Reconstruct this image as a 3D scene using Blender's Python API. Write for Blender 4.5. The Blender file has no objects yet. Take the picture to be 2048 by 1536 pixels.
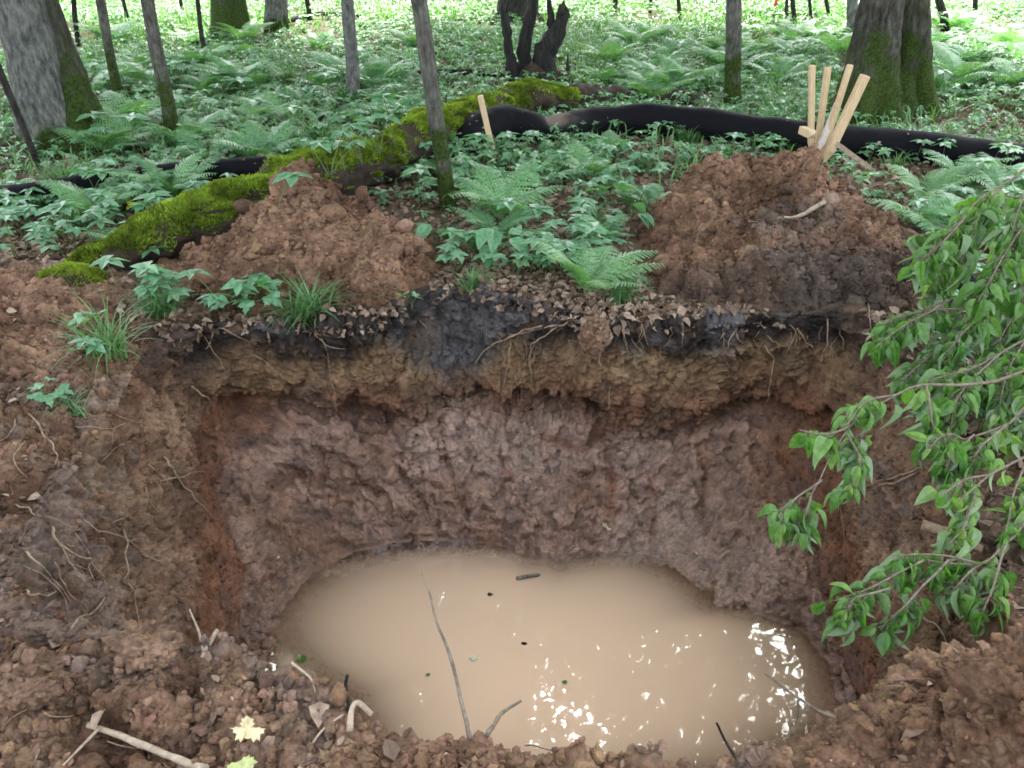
import bpy, math, random
import numpy as np
from mathutils import Vector
R = math.radians
rng = np.random.default_rng(7)
random.seed(7)
SC = bpy.context.scene
COL = SC.collection

# ------------------------------------------------------------------ camera, sky, sun, exposure
CAMZ, PITCH, F = 1.6, R(30), 1607.0
cd = bpy.data.cameras.new('camera'); cam = bpy.data.objects.new('camera', cd); COL.objects.link(cam)
cam.location = (0, 0, CAMZ); cam.rotation_euler = (R(90) - PITCH, 0, 0)
cd.sensor_width = 36; cd.lens = F / 2048 * 36; cd.clip_start = 0.05; cd.clip_end = 500
SC.camera = cam
SUN_EL, SUN_AZ = R(54), R(6)            # azimuth from +Y towards +X
w = bpy.data.worlds.new('World'); SC.world = w; w.use_nodes = True
nt = w.node_tree; sky = nt.nodes.new('ShaderNodeTexSky'); sky.sky_type = 'NISHITA'; sky.sun_disc = False
sky.sun_elevation = SUN_EL; sky.sun_rotation = SUN_AZ; sky.air_density = 1.0; sky.dust_density = 3.5; sky.ozone_density = 0.6
bg = nt.nodes['Background']; bg.inputs[1].default_value = 0.15
hs = nt.nodes.new('ShaderNodeHueSaturation'); hs.inputs['Saturation'].default_value = .28   # thin white cloud
nt.links.new(sky.outputs[0], hs.inputs['Color']); nt.links.new(hs.outputs[0], bg.inputs[0])
ld = bpy.data.lights.new('sun', 'SUN'); ld.energy = 3.0; ld.angle = R(7); ld.color = (1, .95, .86)
sun = bpy.data.objects.new('sun', ld); COL.objects.link(sun)
sd = Vector((math.sin(SUN_AZ) * math.cos(SUN_EL), math.cos(SUN_AZ) * math.cos(SUN_EL), math.sin(SUN_EL)))
sun.rotation_euler = sd.to_track_quat('Z', 'Y').to_euler()
SC.view_settings.view_transform = 'Standard'; SC.view_settings.look = 'None'
SC.view_settings.exposure = 2.95; SC.view_settings.gamma = 1
SC.cycles.max_bounces = 8; SC.cycles.diffuse_bounces = 4; SC.cycles.transparent_max_bounces = 12
SC.cycles.use_denoising = True; SC.cycles.sample_clamp_indirect = 6
SC.cycles.caustics_reflective = False; SC.cycles.caustics_refractive = False
SC.cycles.filter_width = 1.7

# ------------------------------------------------------------------ pixel -> place helpers (design coordinates)
def ray(px, py):
    u = (px - 1024) / F; v = (768 - py) / F
    c, s = math.cos(PITCH), math.sin(PITCH)
    return np.array([u, c + v * s, -s + v * c])
CAM = np.array([0, 0, CAMZ])
def at(px, py, z=0.0):
    r = ray(px, py); return CAM + r * ((z - CAMZ) / r[2])
def aty(px, py, y):
    r = ray(px, py); return CAM + r * (y / r[1])
def atd(px, py, d):
    return CAM + ray(px, py) * d

# ------------------------------------------------------------------ noise
def _h(ix, iy, iz, seed):
    n = (ix.astype(np.uint32) * np.uint32(374761393) + iy.astype(np.uint32) * np.uint32(668265263)
         + iz.astype(np.uint32) * np.uint32(2147483647) + np.uint32(seed * 1013904223 & 0xffffffff))
    n = (n ^ (n >> np.uint32(13))) * np.uint32(1274126177)
    n = (n ^ (n >> np.uint32(16))) * np.uint32(2246822519)
    return (n ^ (n >> np.uint32(15))).astype(np.float32) / np.float32(4294967295.0)
def vnoise(p, f=1.0, seed=0):
    q = np.asarray(p, np.float32) * np.asarray(f, np.float32)
    i = np.floor(q); t = q - i; t = t * t * t * (t * (t * 6 - 15) + 10)
    i = i.astype(np.int64)
    out = 0
    for dx in (0, 1):
        wx = t[:, 0] if dx else 1 - t[:, 0]
        for dy in (0, 1):
            wy = t[:, 1] if dy else 1 - t[:, 1]
            for dz in (0, 1):
                wz = t[:, 2] if dz else 1 - t[:, 2]
                out = out + wx * wy * wz * _h(i[:, 0] + dx, i[:, 1] + dy, i[:, 2] + dz, seed)
    return out * 2 - 1
def fbm(p, f, o=4, seed=0, gain=.5):
    f = np.asarray(f, float); a = 1.0; s = 0; n = 0
    for k in range(o):
        s = s + a * vnoise(p, f * 2.03 ** k, seed + k); n += a; a *= gain
    return s / n
def worley(p, f, seed=0):
    q = np.asarray(p, np.float32) * f; i = np.floor(q).astype(np.int64); best = np.full(len(q), 9, np.float32)
    for dx in (-1, 0, 1):
        for dy in (-1, 0, 1):
            for dz in (-1, 0, 1):
                c = i + np.array([dx, dy, dz])
                d = 0
                for k in range(3):
                    o = c[:, k] + _h(c[:, 0], c[:, 1], c[:, 2], seed * 7 + k + 11) - q[:, k]; d = d + o * o
                best = np.minimum(best, d)
    return np.sqrt(best)
def cellrand(p, f, seed=0):
    q = np.asarray(p, np.float32) * f; i = np.floor(q).astype(np.int64); best = np.full(len(q), 9, np.float32); val = np.zeros(len(q), np.float32)
    for dx in (-1, 0, 1):
        for dy in (-1, 0, 1):
            for dz in (-1, 0, 1):
                c = i + np.array([dx, dy, dz]); d = 0
                for k in range(3):
                    o = c[:, k] + _h(c[:, 0], c[:, 1], c[:, 2], seed * 7 + k + 11) - q[:, k]; d = d + o * o
                m = d < best; best = np.where(m, d, best); val = np.where(m, _h(c[:, 0], c[:, 1], c[:, 2], seed + 99), val)
    return val - .5
def sst(a, b, x):
    t = np.clip((x - a) / (b - a), 0, 1); return t * t * (3 - 2 * t)

# ------------------------------------------------------------------ mesh helpers
def tag(o, label=None, cat=None, group=None, kind=None):
    if label: o['label'] = label
    if cat: o['category'] = cat
    if group: o['group'] = group
    if kind: o['kind'] = kind
    return o
def raw_mesh(name, V, T, Q=None, mat=None, smooth=True, col=None, extra=None):
    me = bpy.data.meshes.new(name)
    V = np.ascontiguousarray(V, np.float32)
    T = np.zeros((0, 3), np.int32) if T is None else np.asarray(T, np.int32)
    Q = np.zeros((0, 4), np.int32) if Q is None else np.asarray(Q, np.int32)
    me.vertices.add(len(V)); me.vertices.foreach_set('co', V.ravel())
    nl = T.size + Q.size; me.loops.add(nl)
    me.loops.foreach_set('vertex_index', np.concatenate([T.ravel(), Q.ravel()]).astype(np.int32))
    npoly = len(T) + len(Q); me.polygons.add(npoly)
    ls = np.concatenate([np.arange(len(T)) * 3, T.size + np.arange(len(Q)) * 4]).astype(np.int32)
    me.polygons.foreach_set('loop_start', ls)
    me.polygons.foreach_set('use_smooth', np.full(npoly, smooth, bool))
    if col is not None:
        a = me.attributes.new('albedo', 'FLOAT_COLOR', 'POINT')
        c = np.ones((len(V), 4), np.float32); c[:, :3] = col; a.data.foreach_set('color', c.ravel())
    for k, v in (extra or {}).items():
        a = me.attributes.new(k, 'FLOAT', 'POINT'); a.data.foreach_set('value', np.ascontiguousarray(v, np.float32))
    me.update(calc_edges=True); me.validate()
    if mat: me.materials.append(mat)
    return me
class MB:
    def __init__(s): s.V = []; s.T = []; s.C = []; s.n = 0
    def add(s, V, T, col=None):
        V = np.asarray(V, float).reshape(-1, 3); s.V.append(V); s.T.append(np.asarray(T, int).reshape(-1, 3) + s.n); s.n += len(V)
        if col is not None: s.C.append(np.broadcast_to(np.asarray(col, float), (len(V), 3)))
        return s
    def mesh(s, name, mat, smooth=True):
        return raw_mesh(name, np.concatenate(s.V), np.concatenate(s.T), mat=mat, smooth=smooth, col=np.concatenate(s.C) if s.C else None)
    def build(s, name, mat, parent=None, smooth=True):
        return link(name, s.mesh(name, mat, smooth), parent)
def link(name, me, parent=None, loc=None):
    o = bpy.data.objects.new(name, me); COL.objects.link(o)
    if parent: o.parent = parent
    if loc is not None: o.location = loc
    return o
def empty(name, loc=(0, 0, 0), rz=0):
    o = bpy.data.objects.new(name, None); COL.objects.link(o); o.location = loc; o.rotation_euler = (0, 0, rz)
    o.empty_display_size = .1; return o
def quads2tris(Q):
    Q = np.asarray(Q); return np.concatenate([Q[:, [0, 1, 2]], Q[:, [0, 2, 3]]])
def grid_tris(nr, nc, wrap=False):
    r = np.arange(nr - 1)[:, None]; c = np.arange(nc if wrap else nc - 1)[None, :]; c2 = (c + 1) % nc
    a = r * nc + c; b = r * nc + c2; d = (r + 1) * nc + c; e = (r + 1) * nc + c2
    return np.stack([a + 0 * b, b, e, d], -1).reshape(-1, 4)
def smooth_path(P, n):
    P = np.asarray(P, float)
    if len(P) < 3: return np.array([P[0] + (P[-1] - P[0]) * t for t in np.linspace(0, 1, n)])
    Q = np.vstack([2 * P[0] - P[1], P, 2 * P[-1] - P[-2]]); out = []
    for t in np.linspace(0, len(P) - 1 - 1e-6, n):
        k = int(t); u = t - k; a, b, c, d = Q[k:k + 4]
        out.append(.5 * (2 * b + (c - a) * u + (2 * a - 5 * b + 4 * c - d) * u * u + (3 * b - a - 3 * c + d) * u ** 3))
    return np.array(out)
def tube(P, rad, ns=8, cap=True, wob=0, wf=8, seed=0):
    P = np.asarray(P, float); n = len(P); rad = np.broadcast_to(np.asarray(rad, float), (n,))
    Tn = np.gradient(P, axis=0); Tn /= np.linalg.norm(Tn, axis=1)[:, None] + 1e-12
    u = np.array([1., 0, 0]) if abs(Tn[0][0]) < .8 else np.array([0, 1., 0])
    V = []; a = np.arange(ns) / ns * 2 * math.pi
    for i in range(n):
        u = u - Tn[i] * (u @ Tn[i]); u /= np.linalg.norm(u); v = np.cross(Tn[i], u)
        V.append(P[i] + rad[i] * (np.cos(a)[:, None] * u + np.sin(a)[:, None] * v))
    V = np.array(V)
    if wob:
        f = V.reshape(-1, 3); nn = fbm(f, wf, 3, seed).reshape(n, ns, 1)
        V = P[:, None] + (V - P[:, None]) * (1 + wob * nn)
    T = quads2tris(grid_tris(n, ns, True)); V = V.reshape(-1, 3)
    if cap:
        V = np.vstack([V, P[0], P[-1]]); k = np.arange(ns); k2 = (k + 1) % ns
        T = np.vstack([T, np.stack([k2, k, 0 * k + n * ns], 1), np.stack([(n - 1) * ns + k, (n - 1) * ns + k2, 0 * k + n * ns + 1], 1)])
    return V, T
def rots(yaw, pitch, roll):
    yaw, pitch, roll = (np.asarray(a, float) for a in np.broadcast_arrays(yaw, pitch, roll))
    cy, sy, cp, sp, cr, sr = np.cos(yaw), np.sin(yaw), np.cos(pitch), np.sin(pitch), np.cos(roll), np.sin(roll)
    o, z = np.ones_like(cy), np.zeros_like(cy)
    M = lambda r: np.stack([np.stack(x, -1) for x in r], -2)
    Rz = M([[cy, -sy, z], [sy, cy, z], [z, z, o]]); Ry = M([[cp, z, -sp], [z, o, z], [sp, z, cp]]); Rx = M([[o, z, z], [z, cr, -sr], [z, sr, cr]])
    return Rz @ Ry @ Rx                    # leaf runs along +X; pitch lifts its tip
def scatter(mb, tpl, pos, rot, scale, col=None):
    V, T = tpl; n = len(pos); m = len(V); scale = np.asarray(scale, float)
    if scale.ndim == 1: scale = scale[:, None]
    W = np.einsum('nij,nmj->nmi', rot, V[None] * scale[:, None, :]) + np.asarray(pos)[:, None]
    TT = (T[None] + (np.arange(n) * m)[:, None, None]).reshape(-1, 3)
    mb.add(W.reshape(-1, 3), TT, None if col is None else np.repeat(col, m, 0))

# ------------------------------------------------------------------ leaf templates (unit length along +X)
def ovate(n=5, wid=.32, fold=.25, droop=.25, peak=.38):
    t = np.linspace(0, 1, n + 1); ww = wid * np.sin(np.pi * t ** (math.log(.5) / math.log(peak))) ** .85
    z = -droop * t ** 2
    V = [];
    for i in range(n + 1):
        V += [(t[i], 0, z[i]), (t[i], ww[i], z[i] + fold * ww[i]), (t[i], -ww[i], z[i] + fold * ww[i])]
    T = []
    for i in range(n):
        a, b = i * 3, i * 3 + 3
        T += [(a, b, b + 1), (a, b + 1, a + 1), (a, a + 2, b + 2), (a, b + 2, b)]
    return np.array(V, float), np.array(T)
OV = ovate(); OVW = ovate(6, .3, .35, .35, .4); OVN = ovate(3, .28, .3, .2)
DIA = (np.array([(0, 0, 0), (.45, .3, .06), (.45, -.3, .06), (1, 0, -.12)], float), np.array([(0, 3, 1), (0, 2, 3)]))
def toothed(k=6, wid=.3, droop=.2):
    out = []
    for i in range(k):
        t = .1 + .9 * i / k; out += [(t, wid * math.sin(math.pi * t ** .7)), (t + .9 / k, wid * .78 * math.sin(math.pi * min(1, (t + .6 / k)) ** .7))]
    V = [(0, 0, 0)]
    up = [(x, y, .22 * y - droop * x * x) for x, y in out]; V += up; V += [(1.05, 0, -droop * 1.1)]
    V += [(x, -y, z) for x, y, z in reversed(up)]
    mid = len(V); V += [(.5, 0, -droop * .25)]
    n = mid; T = [(mid, i, (i + 1) % n) for i in range(n)]
    return np.array(V, float), np.array(T)
TOOTH = toothed()
def maple():
    half = [(0, .0), (.02, .1), (-.1, .2), (-.02, .27), (-.06, .4), (.1, .37), (.14, .5), (.24, .47), (.36, .58), (.37, .44), (.46, .38), (.42, .26), (.5, .17), (.6, .24), (.66, .17), (.74, .2), (.78, .1), (1.0, 0)]
    o = [(x, y) for x, y in half] + [(x, -y) for x, y in half[-2:0:-1]]; n = len(o)
    V = [(x, y, .18 * abs(y) - .22 * (x * x + y * y) + .05 * math.sin(x * 9)) for x, y in o] + [(.3, 0, .02)]
    return np.array(V, float), np.array([(n, i, (i + 1) % n) for i in range(n)])
MAPLE = maple()

# ------------------------------------------------------------------ materials
def L(r, g, b):
    f = lambda c: ((c / 255 + .055) / 1.055) ** 2.4 if c > 10 else c / 255 / 12.92
    return np.array([f(r), f(g), f(b)])
def new_mat(name):
    m = bpy.data.materials.new(name); m.use_nodes = True; n = m.node_tree.nodes
    return m, n, m.node_tree.links, n['Principled BSDF']
def add_ramp(n, stops):
    r = n.new('ShaderNodeValToRGB'); e = r.color_ramp.elements
    while len(e) < len(stops): e.new(.5)
    for x, (p, c) in zip(e, stops): x.position = p; x.color = (*c, 1)
    return r
def soil_mat(name, rough=(.75, 1.0), bump=.75, spec=.25):
    m, n, l, b = new_mat(name)
    a = n.new('ShaderNodeAttribute'); a.attribute_name = 'albedo'
    we = n.new('ShaderNodeAttribute'); we.attribute_name = 'wet'
    tc = n.new('ShaderNodeTexCoord')
    n1 = n.new('ShaderNodeTexNoise'); n1.inputs['Scale'].default_value = 60; n1.inputs['Detail'].default_value = 8; n1.inputs['Roughness'].default_value = .78
    n2 = n.new('ShaderNodeTexNoise'); n2.inputs['Scale'].default_value = 9; n2.inputs['Detail'].default_value = 4
    l.new(tc.outputs['Object'], n1.inputs['Vector']); l.new(tc.outputs['Object'], n2.inputs['Vector'])
    mr = n.new('ShaderNodeMapRange'); mr.inputs[1].default_value = .3; mr.inputs[2].default_value = .7; mr.inputs[3].default_value = .42; mr.inputs[4].default_value = 1.6
    l.new(n1.outputs[0], mr.inputs[0])
    mr2 = n.new('ShaderNodeMapRange'); mr2.inputs[1].default_value = .3; mr2.inputs[2].default_value = .7; mr2.inputs[3].default_value = .75; mr2.inputs[4].default_value = 1.25
    l.new(n2.outputs[0], mr2.inputs[0])
    mu = n.new('ShaderNodeMath'); mu.operation = 'MULTIPLY'; l.new(mr.outputs[0], mu.inputs[0]); l.new(mr2.outputs[0], mu.inputs[1])
    mx = n.new('ShaderNodeVectorMath'); mx.operation = 'SCALE'; l.new(a.outputs['Color'], mx.inputs[0]); l.new(mu.outputs[0], mx.inputs['Scale'])
    l.new(mx.outputs[0], b.inputs['Base Color'])
    rr = n.new('ShaderNodeMapRange'); rr.inputs[3].default_value = .95; rr.inputs[4].default_value = .2; l.new(we.outputs['Fac'], rr.inputs[0])
    ra = n.new('ShaderNodeMath'); ra.operation = 'MULTIPLY_ADD'; ra.inputs[1].default_value = .25; l.new(n2.outputs[0], ra.inputs[0]); l.new(rr.outputs[0], ra.inputs[2])
    rs = n.new('ShaderNodeMath'); rs.operation = 'SUBTRACT'; rs.inputs[1].default_value = .1; l.new(ra.outputs[0], rs.inputs[0]); l.new(rs.outputs[0], b.inputs['Roughness'])
    b.inputs['Specular IOR Level'].default_value = spec
    sp = n.new('ShaderNodeMapRange'); sp.inputs[3].default_value = .12; sp.inputs[4].default_value = 1.0; l.new(we.outputs['Fac'], sp.inputs[0]); l.new(sp.outputs[0], b.inputs['Specular IOR Level'])
    bp = n.new('ShaderNodeBump'); bp.inputs['Strength'].default_value = bump; bp.inputs['Distance'].default_value = .022
    l.new(n1.outputs[0], bp.inputs['Height']); l.new(bp.outputs[0], b.inputs['Normal'])
    return m
def leaf_mat(name, stops, trans=.3, rough=.42, spec=.5, tcol=None, ns=60, lo=.7, hi=1.3, under=0.0):
    m, n, l, b = new_mat(name)
    g = n.new('ShaderNodeNewGeometry'); oi = n.new('ShaderNodeObjectInfo')
    ad = n.new('ShaderNodeMath'); ad.operation = 'MULTIPLY_ADD'; ad.inputs[1].default_value = .6
    l.new(g.outputs['Random Per Island'], ad.inputs[0])
    m2 = n.new('ShaderNodeMath'); m2.operation = 'MULTIPLY'; m2.inputs[1].default_value = .4; l.new(oi.outputs['Random'], m2.inputs[0]); l.new(m2.outputs[0], ad.inputs[2])
    r = add_ramp(n, stops); l.new(ad.outputs[0], r.inputs[0])
    tc = n.new('ShaderNodeTexCoord'); nz = n.new('ShaderNodeTexNoise'); nz.inputs['Scale'].default_value = ns; nz.inputs['Detail'].default_value = 5; l.new(tc.outputs['Object'], nz.inputs[0])
    mr = n.new('ShaderNodeMapRange'); mr.inputs[1].default_value = .3; mr.inputs[2].default_value = .7; mr.inputs[3].default_value = lo; mr.inputs[4].default_value = hi; l.new(nz.outputs[0], mr.inputs[0])
    sc = n.new('ShaderNodeVectorMath'); sc.operation = 'SCALE'; l.new(r.outputs[0], sc.inputs[0]); l.new(mr.outputs[0], sc.inputs['Scale'])
    un = n.new('ShaderNodeMix'); un.data_type = 'RGBA'; ug = n.new('ShaderNodeMath'); ug.operation = 'MULTIPLY'; ug.inputs[1].default_value = under; l.new(g.outputs['Backfacing'], ug.inputs[0]); l.new(ug.outputs[0], un.inputs[0]); l.new(sc.outputs[0], un.inputs[6]); un.inputs[7].default_value = (.3, .38, .27, 1)
    l.new(un.outputs[2], b.inputs['Base Color']); b.inputs['Roughness'].default_value = rough; b.inputs['Specular IOR Level'].default_value = spec
    if trans:
        t = n.new('ShaderNodeBsdfTranslucent'); ms = n.new('ShaderNodeMixShader'); ms.inputs[0].default_value = trans
        tm = n.new('ShaderNodeVectorMath'); tm.operation = 'MULTIPLY'; tm.inputs[1].default_value = tcol or (1.5, 1.7, .6)
        l.new(sc.outputs[0], tm.inputs[0]); l.new(tm.outputs[0], t.inputs[0])
        l.new(b.outputs[0], ms.inputs[1]); l.new(t.outputs[0], ms.inputs[2])
        l.new(ms.outputs[0], n['Material Output'].inputs[0])
    return m
def noise_mat(name, c1, c2, scale=20, rough=.85, bump=.4, stretch=(1, 1, 1), dist=.01, spec=.3, c3=None):
    m, n, l, b = new_mat(name)
    tc = n.new('ShaderNodeTexCoord'); mp = n.new('ShaderNodeMapping'); mp.inputs['Scale'].default_value = stretch; l.new(tc.outputs['Object'], mp.inputs[0])
    nz = n.new('ShaderNodeTexNoise'); nz.inputs['Scale'].default_value = scale; nz.inputs['Detail'].default_value = 6; nz.inputs['Roughness'].default_value = .65; l.new(mp.outputs[0], nz.inputs[0])
    st = [(.32, c1), (.68, c2)] if c3 is None else [(.3, c1), (.52, c2), (.72, c3)]
    r = add_ramp(n, st); l.new(nz.outputs[0], r.inputs[0]); l.new(r.outputs[0], b.inputs['Base Color'])
    b.inputs['Roughness'].default_value = rough; b.inputs['Specular IOR Level'].default_value = spec
    bp = n.new('ShaderNodeBump'); bp.inputs['Strength'].default_value = bump; bp.inputs['Distance'].default_value = dist; l.new(nz.outputs[0], bp.inputs['Height']); l.new(bp.outputs[0], b.inputs['Normal'])
    return m
def bark_mat(name, c1, c2, c3, moss_top=.6, moss_amt=.5, scale=14):
    """bark with moss that thins out with height above the root collar"""
    m, n, l, b = new_mat(name)
    tc = n.new('ShaderNodeTexCoord'); mp = n.new('ShaderNodeMapping'); mp.inputs['Scale'].default_value = (1, 1, .3); l.new(tc.outputs['Object'], mp.inputs[0])
    nz = n.new('ShaderNodeTexNoise'); nz.inputs['Scale'].default_value = scale * 2.6; nz.inputs['Detail'].default_value = 7; nz.inputs['Roughness'].default_value = .7; l.new(mp.outputs[0], nz.inputs[0])
    r = add_ramp(n, [(.36, c1), (.5, c2), (.64, c3)]); l.new(nz.outputs[0], r.inputs[0])
    n3 = n.new('ShaderNodeTexNoise'); n3.inputs['Scale'].default_value = 7; n3.inputs['Detail'].default_value = 3; l.new(tc.outputs['Object'], n3.inputs[0])
    li = n.new('ShaderNodeMapRange'); li.inputs[1].default_value = .5; li.inputs[2].default_value = .8; li.inputs[4].default_value = .35; l.new(n3.outputs[0], li.inputs[0])
    mxl = n.new('ShaderNodeMix'); mxl.data_type = 'RGBA'; l.new(li.outputs[0], mxl.inputs[0]); l.new(r.outputs[0], mxl.inputs[6]); mxl.inputs[7].default_value = (*(np.array(c3) * 1.5), 1)
    sx = n.new('ShaderNodeSeparateXYZ'); l.new(tc.outputs['Object'], sx.inputs[0])
    n2 = n.new('ShaderNodeTexNoise'); n2.inputs['Scale'].default_value = 5; n2.inputs['Detail'].default_value = 6; n2.inputs['Roughness'].default_value = .65; l.new(tc.outputs['Object'], n2.inputs[0])
    hz = n.new('ShaderNodeMapRange'); hz.inputs[1].default_value = 0; hz.inputs[2].default_value = moss_top; hz.inputs[3].default_value = moss_amt; hz.inputs[4].default_value = -moss_amt * .55; l.new(sx.outputs[2], hz.inputs[0])
    at_ = n.new('ShaderNodeAttribute'); at_.attribute_name = 'moss'
    a0 = n.new('ShaderNodeMath'); a0.operation = 'ADD'; l.new(hz.outputs[0], a0.inputs[0]); l.new(at_.outputs['Fac'], a0.inputs[1])
    ad = n.new('ShaderNodeMath'); ad.operation = 'ADD'; l.new(n2.outputs[0], ad.inputs[0]); l.new(a0.outputs[0], ad.inputs[1])
    mm = n.new('ShaderNodeMapRange'); mm.inputs[1].default_value = .55; mm.inputs[2].default_value = .72; l.new(ad.outputs[0], mm.inputs[0])
    n4 = n.new('ShaderNodeTexNoise'); n4.inputs['Scale'].default_value = 50; n4.inputs['Detail'].default_value = 4; l.new(tc.outputs['Object'], n4.inputs[0])
    mr = add_ramp(n, [(.3, (.012, .022, .004)), (.7, (.05, .085, .012))]); l.new(n4.outputs[0], mr.inputs[0])
    mx = n.new('ShaderNodeMix'); mx.data_type = 'RGBA'; l.new(mm.outputs[0], mx.inputs[0]); l.new(mxl.outputs[2], mx.inputs[6]); l.new(mr.outputs[0], mx.inputs[7])
    l.new(mx.outputs[2], b.inputs['Base Color']); b.inputs['Roughness'].default_value = .92; b.inputs['Specular IOR Level'].default_value = .2
    bp = n.new('ShaderNodeBump'); bp.inputs['Strength'].default_value = 1; bp.inputs['Distance'].default_value = .05; l.new(nz.outputs[0], bp.inputs['Height']); l.new(bp.outputs[0], b.inputs['Normal'])
    return m
M_soil = soil_mat('soil')
M_green = leaf_mat('herb_leaf', [(0, (.07, .19, .095)), (.5, (.105, .25, .135)), (1, (.16, .3, .15))])
M_fern = leaf_mat('fern_leaf', [(0, (.075, .2, .09)), (.5, (.11, .26, .125)), (1, (.17, .31, .12))], rough=.45)
M_grass = leaf_mat('grass_blade', [(0, (.05, .14, .05)), (1, (.12, .24, .085))], rough=.45)
M_cover = leaf_mat('cover_leaf', [(0, (.07, .19, .09)), (.45, (.105, .245, .125)), (.8, (.16, .3, .16)), (1, (.2, .31, .1))], trans=.3, ns=.9, lo=.7, hi=1.25)
M_shrub = leaf_mat('shrub_leaf', [(0, (.05, .14, .03)), (.5, (.085, .2, .04)), (1, (.2, .3, .11))], trans=.4, rough=.4, under=.45)
M_canopy = leaf_mat('canopy_leaf', [(0, (.03, .07, .015)), (1, (.07, .12, .025))], trans=.4, rough=.6, spec=.2)
M_dry = leaf_mat('dry_leaf', [(0, (.06, .04, .026)), (.3, (.14, .095, .065)), (.65, (.27, .2, .15)), (1, (.46, .38, .3))], trans=.1, rough=.7, spec=.3, tcol=(1, .9, .7))
M_stem = noise_mat('green_stem', (.05, .09, .03), (.09, .12, .04), 30, .6)
M_twig = noise_mat('twig_bark', (.07, .055, .04), (.2, .17, .13), 60, .8)
M_pale = noise_mat('pale_twig', (.16, .12, .085), (.36, .3, .22), 50, .75)
M_root = noise_mat('root_skin', (.12, .08, .05), (.3, .22, .15), 70, .8)
M_wood = noise_mat('stake_wood', (.34, .25, .14), (.52, .41, .26), 18, .7, .25, (9, 9, .7), .004)
M_wood_grey = noise_mat('weathered_wood', (.35, .33, .29), (.5, .48, .43), 18, .8, .25, (9, 9, .7), .004)
M_char = noise_mat('charred_wood', (.003, .003, .003), (.012, .011, .01), 26, .85, .9, (1, 1, .2), .02, c3=(.032, .03, .028))
M_moss = leaf_mat('moss_tuft', [(0, (.055, .105, .01)), (.5, (.135, .21, .02)), (1, (.31, .38, .06))], trans=.2, rough=.9, spec=.1, ns=7, lo=.3, hi=1.5)
M_rot = noise_mat('rotten_wood', (.012, .009, .007), (.05, .035, .025), 18, .9, .8, (1, 1, 1), .02)
M_bark_grey = bark_mat('bark_grey', (.05, .055, .05), (.115, .125, .115), (.22, .225, .2), .5, .25)
M_bark_young = bark_mat('bark_young', (.045, .045, .04), (.095, .095, .082), (.17, .17, .15), 1.1, .45)
M_bark_moss = bark_mat('bark_mossy', (.02, .018, .014), (.05, .046, .038), (.1, .105, .09), 1.7, .4, 11)
M_bark_dark = bark_mat('bark_dark', (.012, .011, .01), (.028, .026, .022), (.055, .055, .05), .3, .1)
def sock_mat():
    m, n, l, b = new_mat('filter_sock_mesh')
    tc = n.new('ShaderNodeTexCoord'); nz = n.new('ShaderNodeTexNoise'); nz.inputs['Scale'].default_value = 5; nz.inputs['Detail'].default_value = 5; l.new(tc.outputs['Object'], nz.inputs[0])
    at_ = n.new('ShaderNodeAttribute'); at_.attribute_name = 'dirt'
    ad = n.new('ShaderNodeMath'); ad.operation = 'MULTIPLY'; l.new(nz.outputs[0], ad.inputs[0]); l.new(at_.outputs['Fac'], ad.inputs[1])
    r = add_ramp(n, [(.2, (.004, .0045, .006)), (.36, (.016, .016, .017)), (.66, (.13, .1, .085))]); l.new(ad.outputs[0], r.inputs[0]); l.new(r.outputs[0], b.inputs['Base Color'])
    b.inputs['Roughness'].default_value = .75; b.inputs['Specular IOR Level'].default_value = .08
    vz = n.new('ShaderNodeTexVoronoi'); vz.inputs['Scale'].default_value = 160; l.new(tc.outputs['Object'], vz.inputs[0])
    bp = n.new('ShaderNodeBump'); bp.inputs['Strength'].default_value = .35; bp.inputs['Distance'].default_value = .004; l.new(vz.outputs[0], bp.inputs['Height']); l.new(bp.outputs[0], b.inputs['Normal'])
    return m
M_sock = sock_mat()
def plain(name, c, rough=.6):
    m, n, l, b = new_mat(name); b.inputs['Base Color'].default_value = (*c, 1); b.inputs['Roughness'].default_value = rough; return m

# ------------------------------------------------------------------ terrain: one polar sheet (pit floor, pit walls, ground)
C0 = np.array([0.05, 2.35]); NT = 1500; ZW = -1.0
TH = np.arange(NT) / NT * 2 * math.pi
def contour(px, world=()):
    P = [at(*p) for p in px] + [np.array(q, float) for q in world]; P = np.array(P)
    th = np.arctan2(P[:, 1] - C0[1], P[:, 0] - C0[0]) % (2 * math.pi); r = np.hypot(P[:, 0] - C0[0], P[:, 1] - C0[1])
    o = np.argsort(th); th, r, z = th[o], r[o], P[o, 2]
    th = np.concatenate([th - 2 * math.pi, th, th + 2 * math.pi]); f = lambda v: np.interp(TH, th, np.tile(v, 3))
    k = np.exp(-np.linspace(-2, 2, 31) ** 2); k /= k.sum()
    sm = lambda v: np.convolve(np.concatenate([v[-15:], v, v[:15]]), k, 'valid')
    return sm(f(r)), sm(f(z))
RIM = [(400, 645, .02), (520, 645, 0), (650, 648, 0), (780, 630, 0), (840, 578, 0), (930, 566, .02), (1000, 590, .02), (1100, 608, 0), (1180, 640, 0), (1300, 645, 0),
       (1450, 640, 0), (1600, 628, 0), (1720, 620, .03), (1800, 690, 0), (1850, 830, 0), (1920, 1000, 0), (2000, 1150, 0), (2060, 1270, .02),
       (1900, 1335, .06), (1800, 1385, .06), (1720, 1455, .04), (1600, 1520, .03), (1450, 1560, .03), (1250, 1530, .06), (1000, 1480, .1), (850, 1475, .1), (780, 1465, .1),
       (700, 1420, .1), (600, 1365, .08), (450, 1300, .1), (300, 1270, .1), (150, 1235, .1), (20, 1210, .1), (60, 1050, .05), (150, 930, .05), (240, 800, .05), (300, 700, .03)]
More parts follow.
